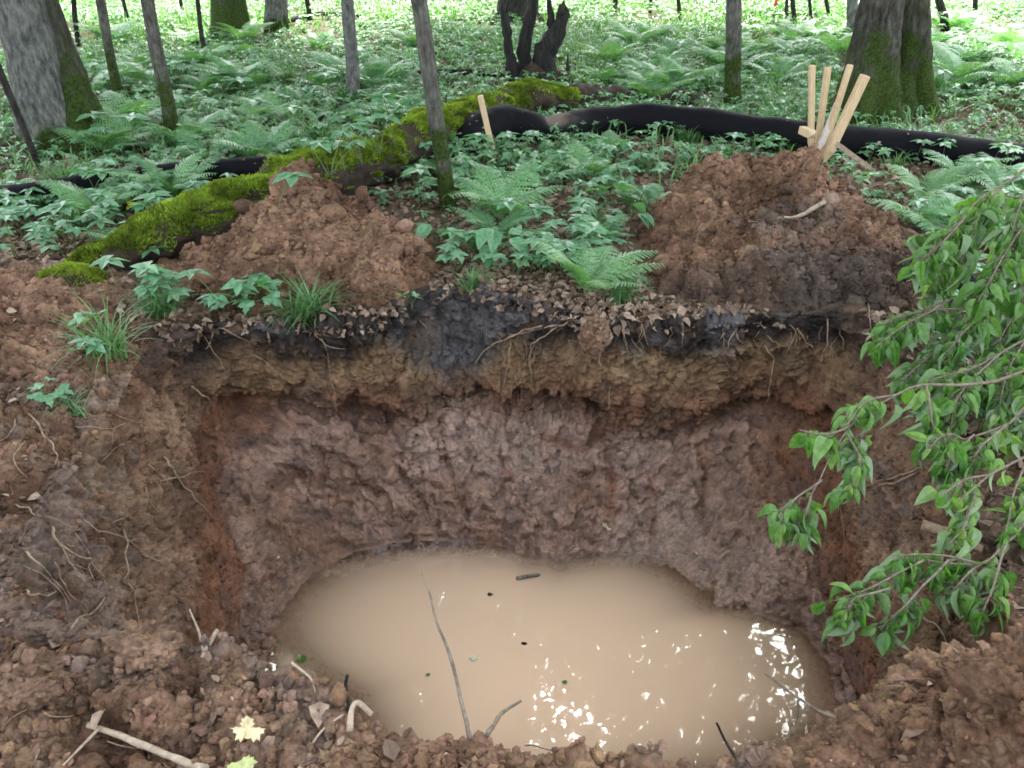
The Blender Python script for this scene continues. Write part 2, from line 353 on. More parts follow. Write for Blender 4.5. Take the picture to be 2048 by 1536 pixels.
TOE = [(420, 880, -.55), (600, 870, -.6), (800, 870, -.6), (1000, 870, -.6), (1200, 875, -.6), (1400, 865, -.6), (1560, 870, -.6), (1610, 920, -.62), (1622, 1000, -.75),
       (1640, 1100, -.85), (1660, 1200, -.92), (1690, 1330, -.97), (1712, 1420, -.99), (480, 1280, -.95), (480, 1150, -.85), (455, 1050, -.75), (430, 950, -.65)]
WAT = [(560, 1200, ZW), (620, 1130, ZW), (750, 1088, ZW), (900, 1080, ZW), (1050, 1108, ZW), (1130, 1130, ZW), (1300, 1112, ZW), (1390, 1165, ZW), (1440, 1215, ZW), (1560, 1238, ZW),
       (1640, 1280, ZW), (1685, 1420, ZW), (1600, 1490, ZW), (555, 1260, ZW), (600, 1320, ZW), (700, 1390, ZW)]
rR, zR = contour(RIM)
rT, zT = contour(TOE, [(.7, 1.62, -.98), (.35, 1.52, -.98), (0, 1.47, -.98), (-.4, 1.5, -.98), (-.8, 1.75, -.98)])
rW, zW = contour(WAT, [(.5, 1.7, ZW), (0, 1.66, ZW), (-.35, 1.72, ZW)])
tn = np.stack([np.cos(TH) * 1.4, np.sin(TH) * 1.4, 0 * TH], 1)
rR = rR + .045 * fbm(tn, 3, 4, 301); rT = rT + .03 * fbm(tn, 3, 3, 305); rW = rW + .03 * fbm(tn, 2.5, 3, 309)
bk0 = sst(R(20), R(45), TH) * sst(R(160), R(135), TH); zT = zT + bk0 * (.13 * fbm(tn, 3.5, 4, 313) + .02); rT = rT - bk0 * .05 * fbm(tn, 6, 3, 317)
rT = np.minimum(rT, rR - .1); rW = np.minimum(rW, rT - .02)
rows = []; kind_s = []                       # each row: radius, z per theta; s = 0..1 floor, 1..2 slope, 2..3 wall, 3.. ground
lerp = lambda a, b, t: a + (b - a) * t
for t in np.linspace(.02, 1, 26): rows.append((rW * t, ZW - .3 * (1 - t) ** 1.2)); kind_s.append(t)
for t in np.linspace(0, 1, 72)[1:]: rows.append((lerp(rW, rT, t), lerp(zW, zT, t ** 1.15))); kind_s.append(1 + t)
for t in np.linspace(0, 1, 135)[1:]: rows.append((lerp(rT, rR, t), lerp(zT, zR, t))); kind_s.append(2 + t)
n_pit = len(rows); off = 0; st = .006
for k in range(372): off += st; st *= 1.012; rows.append((rR + off, None)); kind_s.append(3 + off)
S = np.array(kind_s); NR = len(rows)
RR = np.array([r for r, z in rows])
ct, sn = np.cos(TH), np.sin(TH)
X = C0[0] + RR * ct; Y = C0[1] + RR * sn
def G(x, y, cx, cy, sx, sy, h, rot=0):
    a, b = x - cx, y - cy; c, s = math.cos(rot), math.sin(rot); u, v = a * c + b * s, -a * s + b * c
    return h * np.exp(-.5 * ((u / sx) ** 2 + (v / sy) ** 2))
def base_h(x, y):
    h = G(x, y, -1.75, 1.25, .7, .35, .10) + G(x, y, -2.3, 2.5, .5, .9, .16) + G(x, y, -.4, .62, .9, .28, .08) + G(x, y, 1.35, .95, .3, .22, .17) + G(x, y, 1.95, 1.85, .28, .4, .16)
    h += G(x, y, -2.9, 3.3, .6, .4, .1) + G(x, y, .2, 4.6, .8, .7, .03)
    d = np.hypot(x, y - 2); far = sst(5, 12, d)
    p = np.stack([x.ravel(), y.ravel(), 0 * x.ravel()], 1)
    h += (.05 + .1 * far) * (fbm(p, .35, 3, 21).reshape(x.shape)) + .012 * np.maximum(0, y - 9)
    return h
Z = np.empty_like(RR)
for i, (r, z) in enumerate(rows):
    if z is not None: Z[i] = z
og = slice(n_pit, NR); offs = (RR[og] - rR)
blend = sst(0, .35, offs)
Z[og] = zR * (1 - blend) + base_h(X[og], Y[og]) * blend
# masks
def soil_mask(x, y):
    p = np.stack([x.ravel(), y.ravel(), 0 * x.ravel()], 1); nz = .25 * fbm(p, 1.6, 4, 5).reshape(x.shape)
    left = sst(-1.15, -1.4, x + nz * .6) * sst(3.85, 3.45, y + nz * .7)
    near = sst(1.95, 1.55, y + nz * .5)
    right = sst(1.2, 1.35, x + nz * .3) * sst(2.35, 2.0, y + nz)
    return np.clip(np.maximum(np.maximum(left, near), right), 0, 1) * sst(6, 4.5, np.hypot(x, y - 1))
SOIL = np.ones_like(RR); SOIL[og] = soil_mask(X[og], Y[og])
# wall shape before fine noise: recess under the subsoil ledge, grooves of the bucket teeth, overhanging turf
arc = TH[None, :] * 1.4 + 0 * RR; Sg = S[:, None] + 0 * RR
back = sst(R(20), R(36), TH) * sst(R(160), R(144), TH); back = back[None, :] + 0 * RR
wt = np.clip(Sg - 2, 0, 1); inwall = (Sg > 2) & (Sg <= 3)
aflat = np.stack([arc.ravel(), 0 * arc.ravel(), 0 * arc.ravel()], 1)
n_arc = fbm(aflat, 4.5, 4, 31).reshape(RR.shape); n_arc2 = fbm(aflat, 11, 3, 41).reshape(RR.shape)
ledge = .2 + .22 * n_arc
rec = np.where(inwall, (sst(-.02, .06, wt) * sst(ledge + .1, ledge, wt)), 0) * back
dr = rec * (.085 + .13 * n_arc2)
dr -= np.where(inwall, back * sst(.72, .9, wt) * (.02 + .03 * n_arc2), 0)
gp_ = np.stack([X.ravel() + .12 * vnoise(np.stack([X.ravel(), Z.ravel(), 0 * X.ravel()], 1), 5, 3), Z.ravel() * .28, Y.ravel() * .28], 1)
gro = np.abs(fbm(gp_, 7, 3, 51)).reshape(RR.shape)
band = np.where((Sg > 1.1) & (Sg < 2.95), sst(1.1, 1.6, Sg) * sst(2.95, 2.6, Sg), 0)
dr += band * back * (gro * .07 - .02)
X += dr * ct; Y += dr * sn
P = np.stack([X, Y, Z], -1)
def normals(P):
    a = np.gradient(P, axis=0); b = np.roll(P, -1, 1) - np.roll(P, 1, 1)
    n = np.cross(b, a); n /= np.linalg.norm(n, axis=-1)[..., None] + 1e-12
    return n
N = normals(P)
if N[-1, :, 2].mean() < 0: N = -N
Pf = P.reshape(-1, 3); soil = SOIL.ravel(); dist = np.hypot(Pf[:, 0], Pf[:, 1])
fade = sst(9, 4, dist); s_f = Sg.ravel(); bk = back.ravel()
wallm = ((s_f > 1.0) & (s_f <= 3)).astype(float); slopem = ((s_f > 1.0) & (s_f <= 2.03)).astype(float)
amp_soil = soil * sst(.9, 1.1, s_f)
near_i = np.where((amp_soil > .02) & (dist < 5.5))[0]
w1 = np.zeros(len(Pf)); w2 = np.zeros(len(Pf)); w3 = np.zeros(len(Pf))
q = Pf[near_i] + .03 * np.stack([vnoise(Pf[near_i], 15, k) for k in (61, 62, 63)], 1)
w0 = np.zeros(len(Pf)); w0[near_i] = .6 - worley(q * np.array([1, 1, .75]), 12, 4)
w1[near_i] = .6 - worley(q, 8, 1); w2[near_i] = .6 - worley(q, 19, 2); w3[near_i] = .6 - worley(q, 42, 3)
c1 = np.zeros(len(Pf)); c2 = np.zeros(len(Pf)); c1[near_i] = cellrand(q, 13, 5); c2[near_i] = cellrand(q + .01 * np.stack([vnoise(q, 60, k) for k in (1, 2, 3)], 1), 32, 6)
disp = amp_soil * (.05 * fbm(Pf, 2.2, 4, 71) + .03 * (np.abs(fbm(Pf, 6, 4, 81)) - .3))
spoil = amp_soil * np.where(s_f > 3, sst(3, 3.12, s_f), .28) * np.where(slopem > 0, .75, 1)
disp += wallm * (1 - bk) * (.07 * (np.abs(fbm(Pf, 3.5, 4, 83)) - .25) + .03 * w1 + .02 * w2)
disp += wallm * bk * sst(2.55, 2.8, s_f) * (.03 * c1 + .02 * c2 + .03 * w1)
disp += wallm * bk * (.05 * (np.abs(fbm(Pf, (4, 4, 3), 4, 87)) - .25))
disp += amp_soil * np.where(s_f > 3, sst(3, 3.06, s_f), 1) * np.where(s_f > 3, 1, .7) * (.034 * c1 + .018 * c2)
disp += spoil * (.06 * w1 + .042 * w2 + .018 * w3) + amp_soil * wallm * (.016 * w2 + .014 * w3)
def on_slope(px, py):
    r = ray(px, py); n_ = np.array([0, .40, -.34]); p0 = np.array([0, 3.31, -.6]); n_ = np.array([0, -.40, .34]); return CAM + r * (((p0 - CAM) @ n_) / (r @ n_))
gouge = np.zeros(len(Pf)); sl_i = np.where((s_f > 1.0) & (s_f < 2.35) & (bk > .2))[0]
for pts_, wd_, dp_ in [([(880, 850), (893, 930), (915, 1000), (935, 1035)], .016, .03), ([(1200, 790), (1212, 880), (1222, 960), (1215, 1015)], .026, .03), ([(712, 920), (728, 960), (755, 990)], .016, .025), ([(800, 950), (830, 1000), (850, 1030)], .013, .02), ([(1000, 910), (1012, 950), (1000, 985)], .014, .018),
                      ([(1395, 890), (1410, 950), (1400, 1020)], .016, .022), ([(1500, 900), (1520, 960), (1505, 1010)], .014, .02), ([(560, 940), (600, 930), (640, 950)], .03, .04), ([(640, 880), (660, 920), (650, 960)], .015, .02), ([(1300, 960), (1310, 1010), (1300, 1060)], .015, .02), ([(1090, 880), (1150, 895), (1200, 870)], .022, .035), ([(1560, 900), (1590, 930)], .03, .04)]:
    pl_ = smooth_path(np.array([on_slope(*p_) for p_ in pts_]), 14)
    dd = np.min([np.hypot(Pf[sl_i, 0] - p_[0], (Pf[sl_i, 2] - p_[2]) * 1.1) for p_ in pl_], 0)
    g_ = np.exp(-(dd / wd_) ** 2); disp[sl_i] -= dp_ * g_; gouge[sl_i] = np.maximum(gouge[sl_i], g_)
disp += slopem * bk * (.05 * w0 + .024 * w2)
hollow = np.zeros(len(Pf))
for hx_, hy_, hz_, rad_ in [(235, 1110, -.35, .075), (250, 1175, -.5, .05), (395, 700, -.1, .06), (360, 730, -.16, .05)]:
    h_ = at(hx_, hy_, hz_); g_ = np.exp(-(((Pf - h_) / np.array([rad_, rad_ * 1.6, rad_ * 1.5])) ** 2).sum(1)); disp -= .1 * g_ * wallm; hollow = np.maximum(hollow, g_ * wallm)
disp *= 1 - .55 * (((TH < R(40)) | (TH > R(140)))[None, :] + 0 * RR).ravel() * sst(2.42, 2.2, s_f) * sst(1.86, 1.98, s_f)
disp += (1 - soil) * (.02 * fbm(Pf, 5, 4, 91) + .006 * fbm(Pf, 40, 2, 95) * fade)
Pf = Pf + N.reshape(-1, 3) * disp[:, None]
P = Pf.reshape(NR, NT, 3); N = normals(P)
if N[-1, :, 2].mean() < 0: N = -N
# albedo by zone
def mixc(a, b, t): t = np.asarray(t)[:, None]; return a * (1 - t) + b * t
def soil_colour(p, seed=0, dark=.5):
    n1 = fbm(p, 3.5, 4, 100 + seed); n2 = fbm(p, 17, 3, 110 + seed); n3 = fbm(p, 1.3, 2, 120 + seed)
    c = mixc(np.array([.105, .06, .037]), np.array([.245, .155, .1]), np.clip(.5 + n1 * 1.1 + n2 * .5, 0, 1))
    c = mixc(c, np.array([.1, .086, .078]), sst(.15, .45, n3 + n2 * .5) * dark)
    return mixc(c, np.array([.14, .075, .05]), sst(.2, .5, -n3 + n1 * .4) * .4)
z = Pf[:, 2]; spo = soil_colour(Pf)
dn = -(z) + .11 * fbm(Pf, 2.5, 3, 131) + .07 * fbm(Pf, (9, 9, 5), 3, 135)
top = np.array([.03, .025, .022]); topg = np.array([.085, .08, .08]); och = np.array([.16, .102, .056]); ochy = np.array([.19, .13, .074]); red = np.array([.15, .08, .048]); mud = np.array([.24, .148, .104]); mudg = np.array([.27, .182, .138])
n4 = fbm(Pf, 3, 4, 141); n5 = fbm(Pf, 14, 3, 151)
wc = mixc(och, ochy, sst(0, .5, n4 + .4 * n5)); wc = mixc(wc, red, sst(.22, .46, dn + .09 * n5)); wc = mixc(wc, np.array([.1, .07, .048]), sst(.0, .45, fbm(Pf, 4.5, 4, 175)) * .75)
tcol = mixc(top, topg, sst(-.05, .5, n4 + n5 * .9)); tcol = mixc(tcol, np.array([.12, .08, .055]), sst(.15, .45, fbm(Pf, 5, 4, 171)) * .8)
px_c = np.exp(-((Pf[:, 0] + .27) / .2) ** 2) * (Pf[:, 1] > 3)
tcol = mixc(tcol, topg, px_c * .8)
wc = mixc(tcol, wc, sst(.09, .22, dn - .2 * px_c + .05 * n5))
mc = mixc(mud, mudg, sst(0, .5, n4)); mc = mixc(mc, red, sst(.1, .5, -n4 + .5 * n5) * .6); mc = mixc(mc, np.array([.16, .068, .032]), gouge * .85)
wc = mixc(wc, mc, np.where(s_f < 2.0, 1, sst(2.2, 2.02, s_f) * bk))
side = (1 - bk) * wallm
sidec = mixc(soil_colour(Pf, 3, .6), ochy * .8, sst(.1, .5, n4 + .4 * n5) * .4); sidec = mixc(sidec, red * 1.15, sst(2.42, 2.12, s_f) * sst(1.9, 2.0, s_f))
sidec = mixc(sidec, mc, sst(2.0, 1.96, s_f)); sidec = mixc(sidec, tcol, sst(2.8, 2.95, s_f + .1 * n5) * sst(2.7, 3.1, Pf[:, 1]) * .7)
wc = mixc(wc, sidec, side)
sm_th = (1 - (sst(R(34), R(44), TH) * sst(R(146), R(136), TH)))[None, :] + 0 * RR
smear = sm_th.ravel() * (np.sin(Sg.ravel() * 0) + 1) * sst(2.42, 2.2, s_f + .05 * n5) * sst(1.86, 1.98, s_f + .05 * n5) * (Pf[:, 1] > 1.7)
wc = mixc(wc, mixc(np.array([.17, .076, .04]), np.array([.115, .055, .03]), sst(-.2, .4, n5)), smear * .9)
wc = wc; wc = mixc(wc, top, np.clip(hollow * 1.3, 0, .9))  # the dark of each carved hollow is put into its colour too
lit = mixc(np.array([.06, .04, .026]), np.array([.14, .1, .07]), np.clip(.5 + fbm(Pf, 9, 4, 161), 0, 1))
farg = sst(5, 9, dist); lit = mixc(lit, np.array([.045, .055, .028]), farg * .6)
gc = mixc(lit, spo, soil)
rimdark = (s_f > 3) * sst(3.16, 3.0, s_f + .08 * n5) * sst(2.9, 3.2, Pf[:, 1])
gc = mixc(gc, tcol, rimdark * .85)
colr = np.where((s_f > 3)[:, None], gc, wc)
colr = colr * (1 + amp_soil * (.3 * c1 + .35 * c2))[:, None]
wet = np.where(s_f < 2.0, .95, 0) * sst(-.5, .3, n4 + n5 + .3) + np.where((s_f >= 2), sst(2.3, 2.0, s_f) * .5, 0) + soil * .08
Q = grid_tris(NR, NT, True)
def sub_rows(a, b):
    k = slice(a * NT, b * NT); return Pf[k], grid_tris(b - a, NT, True), colr[k], wet[k]
def strip_obj(name, a, b, mat):
    V, q, c, wv = sub_rows(a, b)
    q = q[:, ::-1] if N[-1, :, 2].mean() < 0 else q
    return link(name, raw_mesh(name, V, None, q, mat, True, c, {'wet': wv}))
pit = tag(strip_obj('pit', 0, n_pit + 1, M_soil), 'square dug earth pit with dark topsoil band, brown subsoil and wet mud slopes', 'pit', kind='structure')
ground = tag(strip_obj('ground', n_pit, NR, M_soil), 'forest floor of leaf litter with loose brown spoil banks round the pit', 'ground', kind='structure')
Rg = np.hypot(P[n_pit:, :, 0] - C0[0], P[n_pit:, :, 1] - C0[1])
def gz(x, y):
    th = math.atan2(y - C0[1], x - C0[0]) % (2 * math.pi); j = int(round(th / (2 * math.pi) * NT)) % NT
    r = math.hypot(x - C0[0], y - C0[1]); i = int(np.searchsorted(Rg[:, j], r))
    return float(P[min(n_pit + i, NR - 1), j, 2])
def onground(px, py):
    p = at(px, py, 0)
    for _ in range(4): p = at(px, py, gz(p[0], p[1]))
    return p
from mathutils.bvhtree import BVHTree
_r0, _r1 = int(np.searchsorted(S, .9)), int(np.searchsorted(S, 4.2)); _pp = P[_r0:_r1:2, ::2]
BVH = BVHTree.FromPolygons(_pp.reshape(-1, 3).tolist(), grid_tris(_pp.shape[0], _pp.shape[1], True).tolist())
def onwall(px, py, *a):
    """where the ray through a design pixel meets the pit sheet"""
    d = ray(px, py); h = BVH.ray_cast(Vector(CAM), Vector(d))
    if h[0] is None: return at(px, py, 0), np.array([0, 0, 1.])
    n_ = np.array(h[1]); n_ = n_ if n_ @ d < 0 else -n_
    n_ = .5 * n_ - .7 * d / np.linalg.norm(d); return np.array(h[0]), n_ / np.linalg.norm(n_)

# water: flat sheet out to the banks, depth attribute from the floor below
wr = np.linspace(0, 1, 70); WR = rW * 0 + np.array([np.interp(-.0, [0, 1], [0, 1])])
def water():
    # radius where the displaced sheet rises above the water level
    lim = np.zeros(NT)
    for j in range(NT):
        zz = P[:n_pit, j, 2]; rr = np.hypot(P[:n_pit, j, 0] - C0[0], P[:n_pit, j, 1] - C0[1])
        k = np.argmax((zz > ZW + .03) & (S[:n_pit] > .6)); lim[j] = rr[k] + .03
    lim = np.max([np.roll(lim, q_) for q_ in range(-30, 31, 3)], 0)
    for _ in range(3): lim = np.convolve(np.concatenate([lim[-30:], lim, lim[:30]]), np.ones(61) / 61, 'valid')
    f = np.concatenate([np.linspace(.01, .6, 12), np.linspace(.6, 1, 70)[1:]])
    r = f[:, None] * lim[None]; V = np.stack([C0[0] + r * ct, C0[1] + r * sn, 0 * r + ZW], -1)
    D = np.zeros(r.shape)
    for j in range(NT):
        rr = np.hypot(P[:n_pit, j, 0] - C0[0], P[:n_pit, j, 1] - C0[1]); D[:, j] = ZW - np.interp(r[:, j], rr[:115], P[:115, j, 2])
    step = 3; V = V[:, ::step]; D = D[:, ::step]; nc = V.shape[1]
    for _ in range(3): D = (D + np.roll(D, 1, 1) + np.roll(D, -1, 1)) / 3
    m, n, l, b = new_mat('muddy_water')
    b.inputs['Base Color'].default_value = (.55, .4, .283, 1); b.inputs['Roughness'].default_value = .015; b.inputs['IOR'].default_value = 1.33; b.inputs['Specular IOR Level'].default_value = .5
    a = n.new('ShaderNodeAttribute'); a.attribute_name = 'depth'
    ml = n.new('ShaderNodeMath'); ml.operation = 'MULTIPLY'; ml.inputs[1].default_value = -26; l.new(a.outputs['Fac'], ml.inputs[0])
    ex = n.new('ShaderNodeMath'); ex.operation = 'EXPONENT'; l.new(ml.outputs[0], ex.inputs[0])
    om = n.new('ShaderNodeMath'); om.operation = 'SUBTRACT'; om.use_clamp = True; om.inputs[0].default_value = 1; l.new(ex.outputs[0], om.inputs[1])
    tr = n.new('ShaderNodeBsdfTransparent'); tr.inputs[0].default_value = (.75, .68, .6, 1); df = n.new('ShaderNodeBsdfDiffuse'); df.inputs[0].default_value = (.55, .4, .283, 1)
    mx = n.new('ShaderNodeMixShader'); l.new(om.outputs[0], mx.inputs[0]); l.new(tr.outputs[0], mx.inputs[1]); l.new(df.outputs[0], mx.inputs[2])
    gl = n.new('ShaderNodeBsdfGlossy'); gl.inputs['Roughness'].default_value = .02; fr = n.new('ShaderNodeFresnel'); fr.inputs[0].default_value = 1.33
    m2 = n.new('ShaderNodeMixShader'); l.new(fr.outputs[0], m2.inputs[0]); l.new(mx.outputs[0], m2.inputs[1]); l.new(gl.outputs[0], m2.inputs[2]); l.new(m2.outputs[0], n['Material Output'].inputs[0])
    tc = n.new('ShaderNodeTexCoord'); nz = n.new('ShaderNodeTexNoise'); nz.inputs['Scale'].default_value = 5; l.new(tc.outputs['Object'], nz.inputs[0])
    bp = n.new('ShaderNodeBump'); bp.inputs['Strength'].default_value = .04; bp.inputs['Distance'].default_value = .02; l.new(nz.outputs[0], bp.inputs['Height'])
    l.new(bp.outputs[0], gl.inputs['Normal'])
    o = link('water', raw_mesh('water', V.reshape(-1, 3), None, grid_tris(len(f), nc, True), m, True, None, {'depth': D.reshape(-1)}))
    tag(o, 'opaque tan muddy water pooled in the bottom of the pit', 'water', kind='structure')
water()

# ------------------------------------------------------------------ soil heaps
def ico(sub=2):
    import bmesh
    bm = bmesh.new(); bmesh.ops.create_icosphere(bm, subdivisions=sub, radius=1); V = np.array([v.co[:] for v in bm.verts]); T = np.array([[v.index for v in f.verts] for f in bm.faces]); bm.free(); return V, T
I2, I3 = ico(2), ico(3)
def clod_tpl(k, base=I2):
    V, T = base; p = V + k * 17.3
    return V * (1 + .45 * fbm(p, 1.3, 2, k)[:, None] + .38 * fbm(p, 3.3, 2, k + 5)[:, None]) * np.array([1, .8, .62]), T
CL = [clod_tpl(k) for k in range(6)]
def clods(mb, pos, nor, size, seed=0, dark=.5, loc=None):
    n = len(pos); r = np.random.default_rng(seed); which = r.integers(0, 6, n)
    base = (soil_colour(pos, 3, dark) if loc is None else loc) * r.uniform(.75, 1.22, (n, 1)) * np.stack([np.ones(n), r.uniform(.93, 1.07, n), r.uniform(.9, 1.12, n)], 1)
    for k in range(6):
        i = which == k; m = i.sum()
        if not m: continue
        sc = size[i][:, None] * r.uniform(.75, 1.25, (m, 3))
        scatter(mb, CL[k], pos[i] + nor[i] * size[i][:, None] * r.uniform(-.1, .45, (m, 1)), rots(r.uniform(0, 6.28, m), r.uniform(-1, 1, m), r.uniform(-1, 1, m)), sc, base[i])
def heap(name, fn, x0, x1, y0, y1, nclod, seed, label, st=.009, darkfn=None):
    xs = np.arange(x0, x1, st); ys = np.arange(y0, y1, st); gx, gy = np.meshgrid(xs, ys)
    h = fn(gx, gy); p = np.stack([gx, gy, h], -1); nr = np.cross(np.gradient(p, axis=1), np.gradient(p, axis=0)); nr /= np.linalg.norm(nr, axis=-1)[..., None]
    pf = p.reshape(-1, 3); m = sst(-.03, .05, h).ravel()
    qq = pf + .03 * np.stack([vnoise(pf, 15, k) for k in (61, 62, 63)], 1)
    cv1 = cellrand(qq, 11, seed); cv2 = cellrand(qq, 28, seed + 1)
    d = .05 * cv1 + .02 * cv2 + .15 * fbm(pf, 3.2, 4, seed) + .08 * (.6 - worley(qq, 7, seed)) + .036 * (.6 - worley(qq, 19, seed + 1)) + .012 * (.6 - worley(qq, 42, seed + 2))
    pf = pf + nr.reshape(-1, 3) * (d * m)[:, None]; th = np.arctan2(pf[:, 1] - C0[1], pf[:, 0] - C0[0]) % (2 * math.pi); lipd = np.hypot(pf[:, 0] - C0[0], pf[:, 1] - C0[1]) - np.interp(th, np.append(TH, 2 * math.pi), np.append(rR, rR[0]))
    pf[:, 2] = np.where(lipd < .16, np.minimum(pf[:, 2], pf[:, 2] * sst(-.02, .16, lipd) - .09 * sst(.07, -.01, lipd)), pf[:, 2]); pf[:, 2] -= .12 * sst(.02, -.035, h.ravel()); hv_ = h.ravel()
    pg = pf.reshape(p.shape); keep = ((pg[..., 2] > -.11) & (lipd.reshape(h.shape) > .03))
    q = grid_tris(len(ys), len(xs)); kf = keep.ravel(); q = q[kf[q].all(1)]
    c = soil_colour(pf, seed) * .92 * (1 + .3 * cv1 + .3 * cv2)[:, None]
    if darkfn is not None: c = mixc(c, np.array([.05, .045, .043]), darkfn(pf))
    used = np.unique(q); remap = np.full(len(pf), -1); remap[used] = np.arange(len(used))
    mb = MB(); mb.add(pf[used], quads2tris(remap[q]), c[used])
    r = np.random.default_rng(seed); cand = np.where((h.ravel() > .01) & (lipd > .06))[0]; pick = r.choice(cand, nclod)
    clods(mb, pf[pick], nr.reshape(-1, 3)[pick], np.clip(r.lognormal(-4.9, .5, nclod), .004, .03), seed, .5, c[pick])
    big = r.choice(cand, 40); clods(mb, pf[big], nr.reshape(-1, 3)[big], r.uniform(.03, .07, 40), seed + 1, .5, c[big])
    o = mb.build(name, M_soil); tag(o, label, 'soil heap', 'soil heaps behind the pit'); 
    pu = pf[used]
    def hz(x, y):
        i = np.argmin((pu[:, 0] - x) ** 2 + (pu[:, 1] - y) ** 2); return pu[i]
    return o, hz
def fL(x, y):
    h = .33 * np.exp(-(((x + 1.02) / .46) ** 2 + ((y - 4.1) / .42) ** 2) ** 1.2) + G(x, y, -1.13, 4.3, .1, .1, .22) + .1 * np.exp(-(((x + 1.25) / .45) ** 2 + ((y - 3.8) / .25) ** 2)) + G(x, y, -.82, 3.72, .22, .14, .12) + G(x, y, -1.5, 3.75, .25, .2, .12)
    return h - .035
def fR(x, y):
    h = .3 * np.exp(-(((x - 1.48) / .62) ** 2 + ((y - 4.2) / .6) ** 2) ** 1.3) + G(x, y, 1.7, 4.75, .24, .2, .31) + G(x, y, 1.16, 4.66, .12, .15, .26) + G(x, y, 1.5, 3.72, .5, .14, .1) + G(x, y, 1.95, 3.75, .16, .2, .12)
    return h - .035
heapL, hzL = heap('soil_heap', fL, -1.95, -.2, 3.2, 4.85, 5000, 3, 'smaller reddish brown soil heap leaning against the mossy log')
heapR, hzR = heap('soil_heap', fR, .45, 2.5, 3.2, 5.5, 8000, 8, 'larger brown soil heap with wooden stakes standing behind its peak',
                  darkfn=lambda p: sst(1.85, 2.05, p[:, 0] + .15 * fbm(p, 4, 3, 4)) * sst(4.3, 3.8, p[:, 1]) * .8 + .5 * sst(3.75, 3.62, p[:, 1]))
def blocked(x, y): return (fL(x, y) > .0) | (fR(x, y) > .0)

# loose clods over the spoil and the walls
area = np.linalg.norm(np.cross(np.gradient(P, axis=0), (np.roll(P, -1, 1) - np.roll(P, 1, 1)) / 2), axis=-1)
infront = (P[..., 1] > .35)
def pick(weight, n, r=rng):
    global LAST
    wgt = (weight * area).ravel(); i = r.choice(wgt.size, n, p=wgt / wgt.sum()); LAST = i; return Pf[i], N.reshape(-1, 3)[i]
D3 = np.hypot(np.hypot(P[..., 0], P[..., 1]), P[..., 2] - CAMZ)
def clod_field():
    mb = MB(); r = np.random.default_rng(5)
    wgt = np.where(Sg > 2.98, SOIL ** 2, 0) * infront * (np.abs(P[..., 0]) < 3.2) / (D3 ** 1.5)
    n = 42000; p, nn = pick(wgt, n, r); clods(mb, p, nn, np.clip(r.lognormal(-5.1, .55, n), .0028, .03), 1, .5, colr[LAST])
    wgt = np.where((Sg > 1.15) & (Sg < 2.9), np.where(back > .5, .5, 1.2), 0) * infront
    n = 9000; p, nn = pick(wgt, n, r); 
    mb2 = mb; nn2 = nn
    k = np.clip(r.lognormal(-4.95, .45, n), .003, .025)
    i = r.choice(6, n); V0 = colr[LAST] * r.uniform(.8, 1.2, (n, 1))
    for q_ in range(6):
        s_ = i == q_; scatter(mb2, CL[q_], p[s_], rots(r.uniform(0, 6.28, s_.sum()), r.uniform(-1, 1, s_.sum()), 0), k[s_], V0[s_])
    o = mb.build('soil_clods', M_soil, None, False); tag(o, 'loose crumbly brown soil clods strewn over the spoil and pit walls', 'soil', kind='stuff')
clod_field()
def big_clod(px, py, z, size, label, colour=None, sq=(1, 1, 1), sub=I3, seed=1):
    V, T = ico(6); p = V + seed * 9.7
    V = V * (1 + .3 * fbm(p, 1.2, 3, seed)[:, None] + .22 * fbm(p, 4, 3, seed + 3)[:, None] + .22 * cellrand(p, 2.6, seed)[:, None] + .12 * cellrand(p, 6.5, seed + 1)[:, None]) * size * np.array(sq)
    P0 = at(px, py, z) if not isinstance(px, np.ndarray) else px
    mb = MB(); c = soil_colour(V + P0, 3, .2) if colour is None else colour * (1 + .3 * fbm(V + P0, 30, 3, 4)[:, None])
    mb.add(V, T, c); rr = np.random.default_rng(seed); i = rr.choice(len(V), 60); clods(mb, V[i], V[i] / size, np.clip(rr.lognormal(-4.8, .4, 60), .004, .02), seed)
    o = mb.build('soil_clod', M_soil); o.location = P0; tag(o, label, 'soil clod'); return o

# ------------------------------------------------------------------ trees
def copy_tree(o, parent=None):
    c = o.copy(); COL.objects.link(c); c.parent = parent
    for ch in [x for x in ALLCH.get(o.name, [])]: copy_tree(ch, c)
    return c
ALLCH = {}
def crown_mesh(name, rad, zc, hz, nclump, per, ls, seed, center=(0, 0)):
    r = np.random.default_rng(seed); mb = MB()
    d = r.normal(size=(nclump, 3)); d /= np.linalg.norm(d, axis=1)[:, None]; rr = r.uniform(.25, 1, nclump) ** .5
    cc = d * rr[:, None] * np.array([rad, rad, hz]) + np.array([center[0], center[1], zc])
    n = nclump * per; pos = np.repeat(cc, per, 0) + r.normal(size=(n, 3)) * np.array([.16 * rad, .16 * rad, .1 * hz])[None] * r.uniform(.5, 1, (n, 1))
    scatter(mb, DIA, pos, rots(r.uniform(0, 6.28, n), r.normal(-.2, .45, n), r.normal(0, .45, n)), ls * r.uniform(.7, 1.3, n))
    return mb.mesh(name, M_canopy, False), cc
